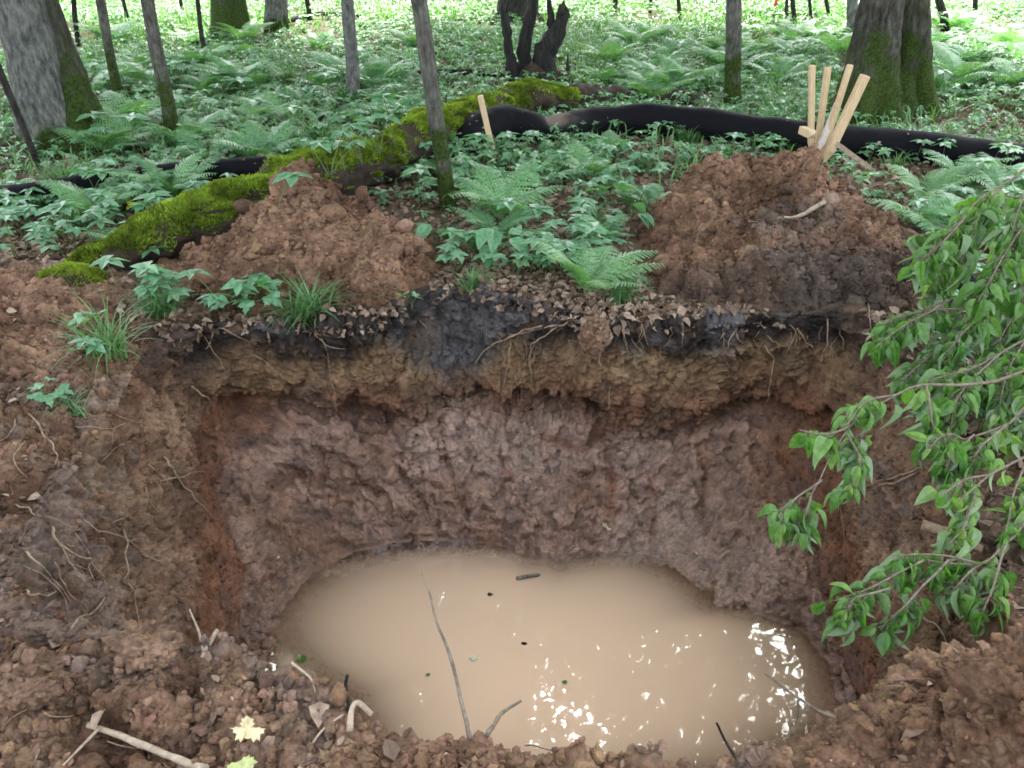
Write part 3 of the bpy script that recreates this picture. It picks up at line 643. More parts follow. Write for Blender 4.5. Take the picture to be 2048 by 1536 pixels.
def trunk_arrays(B, T, r0, H, flare=.6, taper=.045, ns=28, seed=0, bend=.03, rough=.08, fl_h=.22, nz=None):
    """stem axis from B through T, up to height H; coordinates relative to B"""
    B, T = np.asarray(B, float), np.asarray(T, float); dirv = (T - B) / (T[2] - B[2])
    zs = np.concatenate([np.linspace(-.25, 1.8, nz or 46), np.linspace(2.1, H, 14)])
    wig = np.stack([vnoise(np.stack([zs * 0 + seed, zs, 0 * zs], 1), 1.1, 3), vnoise(np.stack([zs * 0 + seed + 9, zs, 0 * zs], 1), 1.1, 4)], 1) * bend * sst(0, .6, zs)[:, None]
    Pz = np.stack([dirv[0] * zs + wig[:, 0], dirv[1] * zs + wig[:, 1], zs], 1)
    a = np.arange(ns) / ns * 2 * math.pi
    lob = 1 + .3 * np.sin(a * 3 + seed) + .2 * np.sin(a * 5 + seed * 2.3)
    rad = (r0 * np.maximum(.12, 1 - taper * np.maximum(0, zs)))[:, None] * np.ones(ns) + r0 * flare * np.exp(-np.maximum(zs, 0) / fl_h)[:, None] * lob
    V = Pz[:, None] + np.stack([rad * np.cos(a), rad * np.sin(a), 0 * rad], -1)
    f = V.reshape(-1, 3); nn = (fbm(f + seed, (7 / (r0 * 6 + .3), 7 / (r0 * 6 + .3), 2.2), 4, seed)).reshape(len(zs), ns, 1)
    n2 = np.abs(fbm(f + seed, (28, 28, 4), 2, seed + 5)).reshape(len(zs), ns, 1)
    V = Pz[:, None] + (V - Pz[:, None]) * (1 + rough * 1.6 * nn - rough * n2)
    return V.reshape(-1, 3), quads2tris(grid_tris(len(zs), ns, True)), Pz
def limbs(mb, Pz, cc, r0, n, seed):
    r = np.random.default_rng(seed); hi = [i for i in range(len(Pz)) if Pz[i, 2] > Pz[-1, 2] * .4]
    for k in range(n):
        b = Pz[hi[int(r.integers(0, len(hi)))]]; e = cc[int(r.integers(0, len(cc)))]
        if e[2] < b[2] - .3: continue
        m = (b + e) / 2 + np.array([0, 0, .1 * np.linalg.norm(e - b)])
        pts = smooth_path([b, m, e], 9); mb.add(*tube(pts, np.linspace(r0 * .3, r0 * .06, 9), 6))
def tree(bp, tp, width_px, H, mat, label, cat='tree', name='tree', crown=None, group=None, seed=1, gpos=None, **kw):
    B = onground(*bp); Tt = aty(tp[0], tp[1], B[1] + kw.pop('leany', 0)); depth = B[1] * math.cos(PITCH) + (CAMZ - B[2]) * math.sin(PITCH)
    r0 = width_px / F * depth / 2
    o = empty(name, B); V, T, Pz = trunk_arrays(B, Tt, r0, H, seed=seed, **kw)
    mb = MB(); mb.add(V, T); cm = None
    if crown:
        rad, zc, hz, nc, per, ls, cxy = crown
        cm, cc = crown_mesh('crown', rad, zc, hz, nc, per, ls, seed + 40, cxy if cxy else (Pz[-1][0] * .9, Pz[-1][1] * .9)); limbs(mb, Pz, cc, r0, 14 if rad > 2 else 6, seed)
    t = mb.build('trunk', mat, o); ALLCH[o.name] = [t]
    if cm: c = link('crown', cm, o); ALLCH[o.name].append(c)
    tag(o, label, cat, group); return o
BIG = lambda cxy=None, rad=5.5, n=82: (rad, 8.5, 3.2, n, 340, .155, cxy)
t1 = tree((118, 300), (38, 0), 104, 11, M_bark_grey, 'thick grey barked tree with a moss covered root flare at far left', crown=BIG((1.2, -1.0)), seed=2, flare=.45, taper=.03, fl_h=.3, rough=.06)
# mossy side stem grown against the big grey trunk
V, T, _ = trunk_arrays(at(172, 296), aty(88, 0, at(172, 296)[1]),   .1, 2.2, seed=5, flare=2.2, fl_h=.33, taper=.2, rough=.12)
MB().add(V + (onground(172, 297) - np.array(t1.location)), T).build('mossy_root_buttress', M_bark_moss, t1)
T_SAP = lambda z=4.2: (1.3, z, .9, 20, 70, .11, None)
tree((240, 207), (204, 0), 19, 5.5, M_bark_young, 'slim grey sapling standing between the big left tree and a thicker sapling', 'sapling', 'sapling', T_SAP(), seed=3, flare=.2, ns=14, nz=40, bend=.05)
tree((350, 290), (298, 0), 26, 6, M_bark_young, 'leaning grey sapling with a mossy foot, nearest one left of the log', 'sapling', 'sapling', T_SAP(4.6), seed=4, flare=.25, ns=14, bend=.05)
tree((462, 78), (455, 0), 64, 11, M_bark_moss, 'stout tree with a flaring moss green base in the left background', crown=BIG(None, 4.5, 48), seed=6, flare=.55, fl_h=.25, taper=.03)
tree((553, 60), (552, 0), 46, 11, M_bark_grey, 'straight grey tree with a dark mossy foot, right of the flared tree', crown=BIG(None, 4.5, 48), seed=7, flare=.15, taper=.03)
tree((706, 210), (695, 0), 26, 6, M_bark_grey, 'grey sapling with peeling bark patches behind the mossy log', 'sapling', 'sapling', T_SAP(4.3), seed=8, flare=.3, ns=14)
tree((897, 418), (843, 0), 31, 6.5, M_bark_young, 'nearest slender sapling, mossy at the foot, in front of the log', 'sapling', 'sapling', T_SAP(4.4), seed=9, flare=.12, ns=18, bend=.045)
tree((1466, 215), (1466, 0), 31, 6, M_bark_young, 'straight grey sapling behind the middle of the black sock', 'sapling', 'sapling', (2.6, 6.5, 1.4, 60, 130, .12, None), seed=10, flare=.25, ns=14)  # crown unseen, enlarged to close a sky gap mirrored in the water
tree((1705, 80), (1704, 0), 22, 7, M_bark_grey, 'thin grey sapling partly hidden behind the twin mossy tree', 'sapling', 'sapling', (2.8, 6.5, 1.4, 60, 130, .15, None), seed=11, flare=.1, ns=12)  # unseen crown widened to dim the bright ground at far right
tree((1038, 45), (1036, -30), 72, 9, M_bark_dark, 'dark broad trunk with spreading roots in the background above the charred snag', crown=BIG(None, 4.2, 40), seed=12, flare=.7, fl_h=.2)
tree((1897, 72), (1892, 0), 17, 5, M_bark_dark, 'dark crooked young tree with forked stem in the right background', 'sapling', 'sapling', (2.8, 6.5, 1.4, 60, 130, .15, None), seed=13, flare=.9, fl_h=.12, ns=12, bend=.12)  # crown out of view, also spread wide for shade at far right
tree((82, 345), (-30, 60), 13, 4.5, M_bark_dark, 'thin dark leaning stem in front of the big grey tree', 'sapling', 'sapling', None, seed=14, flare=.1, ns=10)
# twin tree on the right: two stems of one tree
B4 = onground(1765, 238); tw = empty('tree', B4); mb = MB(); Pzs = []
for (bp, tpx, r0, sd_, yy, bnd) in (((1716, 247), 1760, .165, 21, -.05, .05), ((1818, 228), 1826, .13, 22, .1, .03)):
    b = onground(*bp); V, T, Pz = trunk_arrays(b, aty(tpx, 0, b[1]), r0, 10.5, seed=sd_, flare=1.3, fl_h=.4, taper=.03, rough=.2, bend=bnd, ns=34)
    mb.add(V + (b - B4), T); Pzs.append(Pz + (b - B4))
b = onground(1770, 228); V, T, Pz = trunk_arrays(b, b + np.array([.02, 0, 1]), .2, 2.2, seed=25, flare=.8, fl_h=.35, taper=.9, rough=.2, ns=34); mb.add(V + (b - B4), T)
cm, cc = crown_mesh('crown', 6.2, 8.5, 3.2, 120, 320, .15, 77, (-1.0, -.2)); limbs(mb, Pzs[0], cc, .15, 12, 5); limbs(mb, Pzs[1], cc, .15, 8, 6)
ALLCH[tw.name] = [mb.build('trunk', M_bark_moss, tw), link('crown', cm, tw)]
lp = MB(); V0, T0 = I3; p0 = aty(1757, 105, B4[1] - .26)
lp.add(V0 * np.array([.028, .02, .14]) * (1 + .3 * fbm(V0, 2.5, 3, 8)[:, None]) + (p0 - B4), T0); lp.build('lichen_patch', noise_mat('lichen', (.18, .24, .21), (.32, .4, .36), 40, .9), tw)
tag(tw, 'mossy twin stemmed tree behind the stakes and black sock', 'tree')
# thin far saplings
far = [((158, 92), 146), ((258, 52), 249), ((412, 118), 391), ((367, 40), 362), ((1231, 30), 1231), ((1360, 40), 1358), ((1199, 14), 1197), ((1572, 50), 1575), ((1590, 60), 1586), ((1660, 50), 1655), ((1950, 40), 1948), ((1300, 25), 1302), ((620, 40), 617), ((205, 40), 198), ((1480, 25), 1478), ((1625, 55), 1620)]
for i, (b, tx) in enumerate(far):
    tree(b, (tx, 0), [10, 8, 10, 7][i % 4], 5.5, M_bark_dark, 'thin dark sapling stem rising from green undergrowth in the far background', 'sapling', 'sapling', (2.3, 6, 1.0, 26, 90, .17, None) if i % 5 else None, 'thin far saplings', seed=60 + i, flare=.1, ns=8, nz=16, bend=.06)  # unseen crowns made large to shade the bright far ground

# ------------------------------------------------------------------ charred snag and mossy log
def snag():
    B = onground(1075, 175); o = empty('charred_snag', B)
    def stem(pts, r0, r1, sd_, mat=M_char, jag=True):
        Pp = smooth_path([aty(x, y, B[1] + dy) - B for x, y, dy in pts], 16)
        V, T = tube(Pp, np.linspace(r0, r1, 16) * 1.35, 12, True, .6, 14, sd_)
        if jag:
            k = 15 * 12; V[k:k + 12, 2] += rng.uniform(-.05, .12, 12); V[-1, 2] -= .08
        return V, T
    MB().add(*stem([(1030, 175, 0), (1018, 100, 0), (1008, 25, 0)], .055, .028, 1)).build('stem', M_char, o)
    MB().add(*stem([(1048, 165, .1), (1050, 90, .1), (1068, 0, .1), (1075, -40, .1)], .06, .04, 2)).build('stem', M_char, o)
    MB().add(*stem([(1085, 175, 0), (1090, 110, 0), (1112, 70, 0), (1128, 22, 0)], .11, .05, 3)).build('stem', M_char, o)
    MB().add(*stem([(1095, 150, .05), (1103, 60, .05), (1098, 8, .05)], .06, .018, 4)).build('stem', M_char, o)
    MB().add(*stem([(1140, 200, 0), (1137, 165, 0), (1135, 120, 0)], .07, .008, 5)).build('stem', M_char, o)
    V, T = tube(smooth_path([aty(1025, 185, B[1]) - B, aty(1080, 165, B[1]) - B, aty(1120, 180, B[1]) - B, aty(1165, 205, B[1]) - B], 14), np.array([.05, .09, .12, .13, .14, .14, .14, .13, .13, .12, .1, .09, .07, .05]) * 1.5, 14, True, .6, 9, 6)
    MB().add(V, T).build('root_base', M_rot, o)
    tag(o, 'blackened broken snag of several jagged stems at the far end of the log', 'snag')
snag()
A_ = smooth_path([onground(1150, 228) + np.array([0, .25, .08]), onground(1270, 222) + np.array([0, .3, .06]), onground(1410, 215) + np.array([0, .2, .04])], 40); O_ = A_[0].copy()
V_, T_ = tube(A_ - O_, np.linspace(.15, .07, 40), 20, True, .5, 7, 8); o_ = MB().add(V_, T_).build('rotten_log', M_rot); o_.location = O_; tag(o_, 'dark rotten log piece lying right behind the long black sock', 'log')
def moss_on(V, T, n, seed, minz=.05, ln=(.008, .022), zlim=None, clump=3):
    r = np.random.default_rng(seed); a, b, c = V[T[:, 0]], V[T[:, 1]], V[T[:, 2]]; cr = np.cross(b - a, c - a); ar = np.linalg.norm(cr, axis=1); nn = cr / (ar[:, None] + 1e-12)
    cen = (a + b + c) / 3; wgt = ar * sst(minz, minz + .5, nn[:, 2]) * (.05 + sst(-.3, .1, fbm(cen, clump, 4, seed)))
    i = r.choice(len(T), n, p=wgt / wgt.sum()); u, v = r.random(n), r.random(n); f = u + v > 1; u[f], v[f] = 1 - u[f], 1 - v[f]
    p = a[i] + (b - a)[i] * u[:, None] + (c - a)[i] * v[:, None]
    d = nn[i] + r.normal(size=(n, 3)) * .45 + np.array([0, 0, .3]); d /= np.linalg.norm(d, axis=1)[:, None]
    L_ = r.uniform(*ln, n) * (1 + .8 * fbm(p, 9, 2, seed + 1)); s = np.cross(d, r.normal(size=(n, 3))); s /= np.linalg.norm(s, axis=1)[:, None]; wdt = .3 * L_[:, None]
    W = np.stack([p - s * wdt - d * .004, p + s * wdt - d * .004, p + d * L_[:, None]], 1)
    return W.reshape(-1, 3), np.arange(n * 3).reshape(-1, 3)
def log():
    pts = [(120, 560, .02, .06), (210, 530, .1, .12), (330, 475, .15, .15), (500, 420, .17, .16), (640, 366, .17, .17), (780, 312, .17, .165), (880, 262, .19, .165), (985, 218, .2, .175), (1080, 200, .2, .17), (1150, 205, .16, .12)]
    A = [at(x, y, z) for x, y, z, r in pts]; O = np.array([A[0][0], A[0][1], 0]); o = empty('mossy_log', O)
    Pp = smooth_path(np.array(A) - O, 110); rad = np.interp(np.linspace(0, 1, 110), np.linspace(0, 1, len(pts)), [p[3] for p in pts])
    V, T = tube(Pp, rad, 44, True, .0); cen = np.repeat(Pp, 44, 0)
    k = 110 * 44; f = V[:k]; V[:k] = cen + (f - cen) * (1 + .55 * fbm(f, 2.6, 4, 3) + .3 * fbm(f, 9, 3, 7) - .25 * sst(.1, -.6, (f - cen)[:, 2] / .15) * np.abs(fbm(f, 6, 2, 9)))[:, None]
    # broken outward lower side
    MB().add(V, T).build('log_wood', M_rot, o)
    W, U = moss_on(V, T, 130000, 4, .08, (.006, .026), None, 5); MB().add(W, U).build('moss', M_moss, o, False)
    tag(o, 'long fallen log with bright green moss on top running diagonally behind the soil heap', 'log')
    # mossy stub by the pit corner
    s = at(150, 585, .06); V0, T0 = ico(4); V = V0 * np.array([.17, .14, .13]) * (1 + .25 * fbm(V0, 1.6, 3, 6)[:, None] + .08 * fbm(V0, 6, 3, 9)[:, None])
    c, s_ = math.cos(.45), math.sin(.45); V = V @ np.array([[c, s_, 0], [-s_, c, 0], [0, 0, 1]])
    b = empty('mossy_log_stub', s); MB().add(V, T0).build('stub_wood', M_rot, b); W, U = moss_on(V, T0, 26000, 9, -.6, (.006, .016)); MB().add(W, U).build('moss', M_moss, b, False)
    tag(b, 'short moss covered log stub half buried in spoil at the left pit corner', 'log')
log()
# black filter socks
def sock(pts, rad, label, dirt=None, seed=1):
    A = np.array([at(x, y, z) for x, y, z in pts]); O = np.array([A[0][0], A[0][1], 0]); n = 150; Pp = smooth_path(A - O, n)
    rr = np.interp(np.linspace(0, 1, n), np.linspace(0, 1, len(rad)), rad)
    V, T = tube(Pp, rr, 36, True); k = n * 36; cen = np.repeat(Pp, 36, 0); V[:k] = cen + (V[:k] - cen) * (1 + .13 * fbm(V[:k], 4, 3, seed) + .12 * fbm(V[:k], 1.6, 2, seed + 3))[:, None] * np.array([1, 1, .9])
    t = np.concatenate([np.repeat(np.linspace(0, 1, n), 36), [0, 1]])
    dv = np.exp(-((t - dirt[0]) / dirt[1]) ** 2) * sst(-.02, .1, V[:, 2] - .12) if dirt else 0 * t
    o = link('filter_sock', raw_mesh('filter_sock', V, T, None, M_sock, True, None, {'dirt': .3 + dv}), None, O); tag(o, label, 'filter sock'); return o
sock([(925, 300, .08), (935, 280, .13), (960, 262, .16), (1010, 250, .17), (1060, 255, .15), (1092, 260, .12), (1140, 255, .13), (1210, 244, .14), (1290, 241, .15), (1400, 248, .15), (1520, 264, .14), (1650, 280, .14), (1790, 292, .13), (1900, 304, .12), (2010, 314, .11), (2150, 322, .1), (2520, 352, .1)],
     [.05, .14, .165, .17, .14, .1, .125, .135, .14, .14, .14, .14, .135, .13, .12, .11, .11], 'long black filter sock with a dirty pinch, lying behind the right soil heap', (.33, .05))
sock([(-120, 428, .09), (0, 405, .1), (80, 392, .1), (180, 372, .1), (280, 356, .1), (400, 345, .1), (520, 337, .1), (640, 330, .09)], [.08, .1, .1, .085, .08, .085, .085, .08], 'black filter sock half hidden by ferns left of the mossy log', None, 5)

# ------------------------------------------------------------------ stakes, flag
def stake(b, t, wd, label, name='stake', mat=None, group=None, chisel=.02, flat=1.0, ext=.25):
    b, t = np.asarray(b), np.asarray(t); d = t - b; b2 = b - d * ext; d = t - b2; Ln = np.linalg.norm(d); d /= Ln
    u = np.cross(d, [0, 1, 0]); u /= np.linalg.norm(u); v = np.cross(d, u); h = wd / 2; hv = h * flat
    prof = [(0, .12), (.14, 1), (.3, 1.0), (.6, 1.0), (1 - chisel, 1), (1 - chisel * .25, .86)]
    V = []; bev = .8
    for s, k in prof:
        for a, c in ((-1, -bev), (-bev, -1), (bev, -1), (1, -bev), (1, bev), (bev, 1), (-bev, 1), (-1, bev)): V.append(u * a * h * k + v * c * hv * k + np.array([0, 0, 0]) + d * s * Ln)
    n = len(prof); T = quads2tris(grid_tris(n, 8, True)); V = np.array(V); V = np.vstack([V, V[-8:].mean(0)]); k = np.arange(8); T = np.vstack([T, np.stack([(n - 1) * 8 + k, (n - 1) * 8 + (k + 1) % 8, 0 * k + n * 8], 1)])
    V += fbm(V, 20, 2, 3)[:, None] * .001
    o = MB().add(V, T).build(name, mat or M_wood, None, False); o.location = b2; tag(o, label, 'wooden stake', group); return o
G_ST = 'wooden stakes behind the right soil heap'; ys = 5.25
stake(aty(1622, 275, ys), aty(1624, 130, ys), .034, 'upright pale wooden stake, leftmost of the bundle behind the heap', group=G_ST)
stake(aty(1636, 285, ys + .06), aty(1656, 133, ys + .12), .036, 'wooden stake leaning slightly right beside the upright one', group=G_ST)
stake(aty(1650, 290, ys - .02), aty(1701, 128, ys + .05), .034, 'square topped stake leaning right, third in the bundle', group=G_ST)
stake(aty(1664, 292, ys - .1), aty(1731, 150, ys - .1), .052, 'widest stake of the bundle, flat ended and leaning furthest right', group=G_ST, chisel=.01)
stake(aty(1645, 282, ys - .05), aty(1676, 205, ys + .1), .035, 'short greyish stake tucked low between the leaning stakes', group=G_ST, mat=M_wood_grey)
stake(aty(1622, 268, ys - .15), aty(1604, 260, ys - .05), .05, 'stub end of a stake poking out low at the left of the bundle', group=G_ST)
stake(aty(1742, 338, 5.1), aty(1672, 287, 5.0), .03, 'pale flat lath lying on the back slope of the right heap', group=G_ST, mat=M_pale, flat=.3, ext=.05)
stake(aty(985, 300, 6.0), aty(960, 190, 6.0), .042, 'lone wooden stake leaning left in front of the black sock', flat=.6)
fl = onground(1545, 62); fo = empty('marker_flag', fl); V, T = tube([(0, 0, 0), (.0, 0, .35), (.01, 0, .75)], .006, 6); MB().add(V, T).build('wire', M_twig, fo)
gx, gy = np.meshgrid(np.linspace(-.045, .045, 5), np.linspace(0, 1, 12)); yy = .06 * np.sin(gy * 7 + gx * 30) * .5
fv = np.stack([gx * (1 - .3 * gy) + .02 * np.sin(gy * 5), yy, .72 - .36 * gy], -1).reshape(-1, 3)
MB().add(fv, quads2tris(grid_tris(12, 5))).build('ribbon', plain('orange_ribbon', (.75, .1, .02)), fo); tag(fo, 'orange flagging ribbon marker in the far undergrowth', 'marker flag')

# ------------------------------------------------------------------ plants
def fern_mesh(name, nf, length, seed, e0=(55, 75), e1=(-15, 10), yaw=None, npair=19):
    r = np.random.default_rng(seed); mb = MB(); st_ = MB()
    for k in range(nf):
        y = (2 * math.pi * k / nf + r.uniform(-.4, .4)) if yaw is None else R(yaw[k]); Ln = length * r.uniform(.75, 1.1); a0, a1 = R(r.uniform(*e0)), R(r.uniform(*e1))
        n = 24; an = np.linspace(a0, a1, n) ; step = Ln / (n - 1)
        hx = np.concatenate([[0], np.cumsum(np.cos(an[:-1]) * step)]); hz = np.concatenate([[0], np.cumsum(np.sin(an[:-1]) * step)])
        sw = .1 * r.normal() * hx ** 2 / Ln
        c, s = math.cos(y), math.sin(y); X3 = np.stack([hx * c - sw * s, hx * s + sw * c, hz], 1)
        mb.add(*tube(X3, np.linspace(.0028, .0008, n), 5))
        tan = np.gradient(X3, axis=0); tan /= np.linalg.norm(tan, axis=1)[:, None]; lat = np.cross(tan, [0, 0, 1]); lat /= np.linalg.norm(lat, axis=1)[:, None]; nrm = np.cross(lat, tan)
        for i in range(npair):
            t = .16 + .84 * i / npair; j = t * (n - 1); j0 = int(j); pb = X3[j0] + (X3[min(j0 + 1, n - 1)] - X3[j0]) * (j - j0)
            pl = Ln * .27 * (math.sin(math.pi * min(1, (t - .1) / .95) ** .75) ** .8 * (1 - .35 * t) + .04)
            for sd_ in (1, -1):
                d = lat[j0] * sd_ * .93 + tan[j0] * .38 - nrm[j0] * .12 + r.normal(size=3) * .05; d /= np.linalg.norm(d); ax = tan[j0]
                m = 6; VV = []; TT = []
                for q in range(m):
                    b0, b1 = q / m, (q + 1.12) / m; wd = pl * .17 * (1 - (q / m) ** 1.6 * .85); p0 = pb + d * pl * b0 - nrm[j0] * .12 * pl * b0 ** 2; p1 = pb + d * pl * b1 - nrm[j0] * .12 * pl * b1 ** 2; pm = (p0 + p1) / 2 + d * pl * .05
                    kk = len(VV); VV += [p0, p1, pm + ax * wd, pm - ax * wd]; TT += [(kk, kk + 1, kk + 2), (kk, kk + 3, kk + 1)]
                mb.add(VV, TT)
    return mb.mesh(name, M_fern, False)
def herb_meshes(seed, nst, h, leaf, nleaf=6, tpl=TOOTH, pitch=(-.15, .15), spread=.06, tiers=1):
    r = np.random.default_rng(seed); fo, st_ = MB(), MB()
    for k in range(nst):
        y = r.uniform(0, 6.28); e = np.array([math.cos(y), math.sin(y), 0]) * r.uniform(.2, 1) * spread; hh = h * r.uniform(.7, 1.15)
        pth = smooth_path([(0, 0, 0), e * .4 + np.array([0, 0, hh * .5]), e + np.array([0, 0, hh])], 7); st_.add(*tube(pth, np.linspace(.003, .0018, 7), 5))
        for tr in range(tiers):
            c = pth[-1 - 2 * tr]; n = nleaf; ya = np.arange(n) / n * 6.283 + r.uniform(0, 6)
            scatter(fo, tpl, np.tile(c, (n, 1)), rots(ya + r.normal(0, .12, n), r.uniform(*pitch, n), r.normal(0, .2, n)), leaf * r.uniform(.75, 1.15, n))
    return st_.mesh('stem', M_stem), fo.mesh('foliage', M_green, False)
def seedling_meshes(seed, n, h, leaf, tpl=MAPLE):
    r = np.random.default_rng(seed); fo, st_ = MB(), MB()
    for k in range(n):
        y = r.uniform(0, 6.28); e = np.array([math.cos(y), math.sin(y), 0]) * r.uniform(.3, 1) * h * .55; z = h * r.uniform(.55, 1.1)
        pth = smooth_path([(0, 0, 0), (e[0] * .25, e[1] * .25, z * .6), e + np.array([0, 0, z])], 6); st_.add(*tube(pth, .0016, 4))
        scatter(fo, tpl, pth[-1:], rots(np.array([y + r.normal(0, .5)]), np.array([r.uniform(-.5, .1)]), np.array([r.normal(0, .3)])), np.array([leaf * r.uniform(.7, 1.2)]))
    return st_.mesh('stem', M_stem), fo.mesh('foliage', M_green, False)
def tuft_mesh(name, n, ln, seed, wd=.0035, up=(50, 85), droop=1.5):
    r = np.random.default_rng(seed); VV, TT = [], []
    for k in range(n):
        y = r.uniform(0, 6.28); L_ = ln * r.uniform(.6, 1.15); a = R(r.uniform(*up)); c, s = math.cos(y), math.sin(y); m = 6; b = len(VV); o = r.normal(size=2) * .025; x = z_ = 0; da = droop * r.uniform(.6, 1.2) / m
        for i in range(m + 1):
            ww = wd * (1 - (i / m) ** 1.5) + .0004; p = np.array([o[0] + x * c, o[1] + x * s, z_]); q = np.array([-s, c, 0]) * ww; VV += [p - q, p + q]; x += math.cos(a) * L_ / m; z_ += math.sin(a) * L_ / m; a -= da
        for i in range(m): k0 = b + 2 * i; TT += [(k0, k0 + 1, k0 + 3), (k0, k0 + 3, k0 + 2)]
    return MB().add(VV, TT).mesh(name, M_grass, False)
FERNS = [fern_mesh('fern', 7, .5, 1), fern_mesh('fern', 6, .42, 2, (40, 65), (-30, 0)), fern_mesh('fern', 9, .55, 3), fern_mesh('fern', 5, .36, 4, (35, 55), (-20, 5))]
FERN1 = [fern_mesh('fern', 1, .45, 11, (25, 35), (-35, -20), [0], 22), fern_mesh('fern', 2, .42, 12, (30, 45), (-20, -5), [-20, 160])]
HERBS = [herb_meshes(1, 1, .13, .075, 6), herb_meshes(2, 2, .15, .07, 5, spread=.08), herb_meshes(3, 3, .16, .075, 6, spread=.11), herb_meshes(4, 1, .2, .1, 7), herb_meshes(5, 4, .17, .07, 5, spread=.14, pitch=(-.3, .1))]
SEED = [seedling_meshes(1, 7, .16, .085), seedling_meshes(2, 4, .11, .07), seedling_meshes(3, 10, .2, .09)]
BIGL = [seedling_meshes(4, 5, .2, .15, OVW), seedling_meshes(5, 3, .16, .13, OVW)]
TUFT = [tuft_mesh('grass_tuft', 150, .2, 1), tuft_mesh('grass_tuft', 90, .26, 2, .003), tuft_mesh('grass_tuft', 60, .16, 3, .004, (40, 80), 1.2)]
FIRST = {}
def place(kind, idx, p, s, label, group=None, rz=None, tilt=None):
    names = {'fern': 'fern', 'frond': 'fern', 'herb': 'herb', 'seedling': 'maple_seedling', 'bigleaf': 'broadleaf_plant', 'tuft': 'grass_tuft'}
    cats = {'fern': 'fern', 'frond': 'fern', 'herb': 'herb', 'seedling': 'seedling', 'bigleaf': 'plant', 'tuft': 'grass tuft'}
    lib = {'fern': FERNS, 'frond': FERN1, 'herb': HERBS, 'seedling': SEED, 'bigleaf': BIGL, 'tuft': TUFT}[kind]; m = lib[idx % len(lib)]
    rz = random.uniform(0, 6.28) if rz is None else rz
    if isinstance(m, tuple):
        o = empty(names[kind], p, rz)
        link('stem', m[0], o); link('foliage', m[1], o)
    else: o = link(names[kind], m, None, p); o.rotation_euler = (0, 0, rz)
    if tilt: o.rotation_euler = (tilt[0], tilt[1], rz)
    o.scale = (s, s, s); tag(o, label, cats[kind], group); return o
def gp(px, py, dz=0):
    p = onground(px, py); return (p[0], p[1], p[2] - .005 + dz)
# named plants
place('fern', 2, gp(1170, 590), .78, 'dense light green fern on the far pit lip, left of the right heap', tilt=(R(10), 0))
place('frond', 0, gp(1215, 560), .75, 'single fern frond arching to the right heap from the pit lip', rz=R(-12))
place('fern', 0, gp(1000, 440), .95, 'large feathery fern just right of the nearest sapling')
place('fern', 1, gp(1085, 370), .9, 'airy fern with spreading fronds behind the large feathery fern')
place('frond', 1, gp(1130, 480), .9, 'dark fronds spread flat over leaf litter between the heaps', rz=R(20))
place('fern', 1, gp(1300, 420), .8, 'fern at the left foot of the larger heap')
place('fern', 0, gp(1850, 470), .85, 'bright fern at the right foot of the larger heap')
place('fern', 3, gp(1960, 430), .8, 'fern behind the drooping leafy branch at right')
place('fern', 1, gp(2030, 860), .8, 'fern at the right picture edge above the right spoil bank')
place('fern', 1, gp(25, 440), .8, 'pale fern in front of the left black sock at the picture edge')
place('fern', 0, gp(210, 425), .85, 'fern in front of the left black sock near the yellow plant')
place('fern', 2, gp(340, 400), .8, 'fern clump hiding part of the left black sock behind the mossy log')
place('fern', 3, gp(150, 310), .9, 'fern at the foot of the big grey tree')
place('herb', 4, gp(455, 628), 1.25, 'tall whorled herb on the left pit lip beside the small heap')
place('seedling', 2, gp(500, 640), 1.0, 'lobed leaf seedling hanging over the left part of the pit lip')
place('tuft', 0, gp(620, 638), 1.35, 'thick arching grass tuft on the pit lip below the smaller heap')
place('tuft', 1, gp(225, 715), 1.2, 'grass tuft drooping over the left pit corner')
place('seedling', 1, gp(205, 680), 1.1, 'bright green seedling above the left corner grass tuft')
place('herb', 1, gp(180, 740), .9, 'small herb at the left pit corner under the grass tuft')
place('tuft', 2, gp(140, 830), .8, 'sparse grass blades on the left spoil bank')
place('seedling', 0, gp(95, 810), .6, 'small yellowish seedling on the left spoil bank')
place('tuft', 1, gp(1240, 600), .85, 'fine grass tuft at the pit lip right of the dense fern')
place('seedling', 1, gp(825, 620), .7, 'small bright sprig on the dark slumped topsoil')
place('seedling', 1, gp(1545, 605), .7, 'small bright sprig at the front foot of the larger heap')
place('herb', 0, gp(235, 575), 1.2, 'starry whorled herb beside the mossy stub')
place('herb', 2, gp(285, 515), 1.1, 'whorled herb growing at the near end of the mossy log')
place('herb', 0, gp(335, 530), 1.2, 'whorled herb in front of the near end of the mossy log')
place('herb', 1, gp(520, 440), .8, 'small pale herb between the mossy log and smaller heap')
M_yel = leaf_mat('yellow_leaf', [(0, (.3, .4, .02)), (1, (.5, .52, .04))])
yp = place('seedling', 1, gp(285, 440), 1.1, 'yellow green leafy sprig standing at the back of the mossy log')
for ch in [c for c in bpy.data.objects if c.parent == yp and c.name.startswith('foliage')]: ch.data = ch.data.copy(); ch.data.materials[0] = M_yel
for i, (x, y) in enumerate([(690, 330), (725, 318), (760, 300), (790, 285), (660, 345), (560, 395)]):
    place('herb', i, np.array(at(x, y + 12, .4)), 1.35, 'pale whorled herb growing on top of the mossy log', 'herbs on the mossy log')
for i, (x, y, k) in enumerate([(1210, 430, 0), (1255, 460, 1), (1185, 320, 1), (1000, 520, 0), (940, 530, 1), (1050, 515, 1), (870, 500, 1)]):
    place('bigleaf', k, gp(x, y), .9, ['large ovate leaf plant in the middle of the litter between the heaps', 'drooping big leaf plant close to the left edge of the larger heap', 'big leaf plant just in front of the black sock',
          'dark green broadleaf plant in the middle of the far pit lip', 'broadleaf plant on the pit lip below the nearest sapling', 'broadleaf plant between the lip plants and the dense fern', 'small broadleaf plant beside the smaller heap'][i])
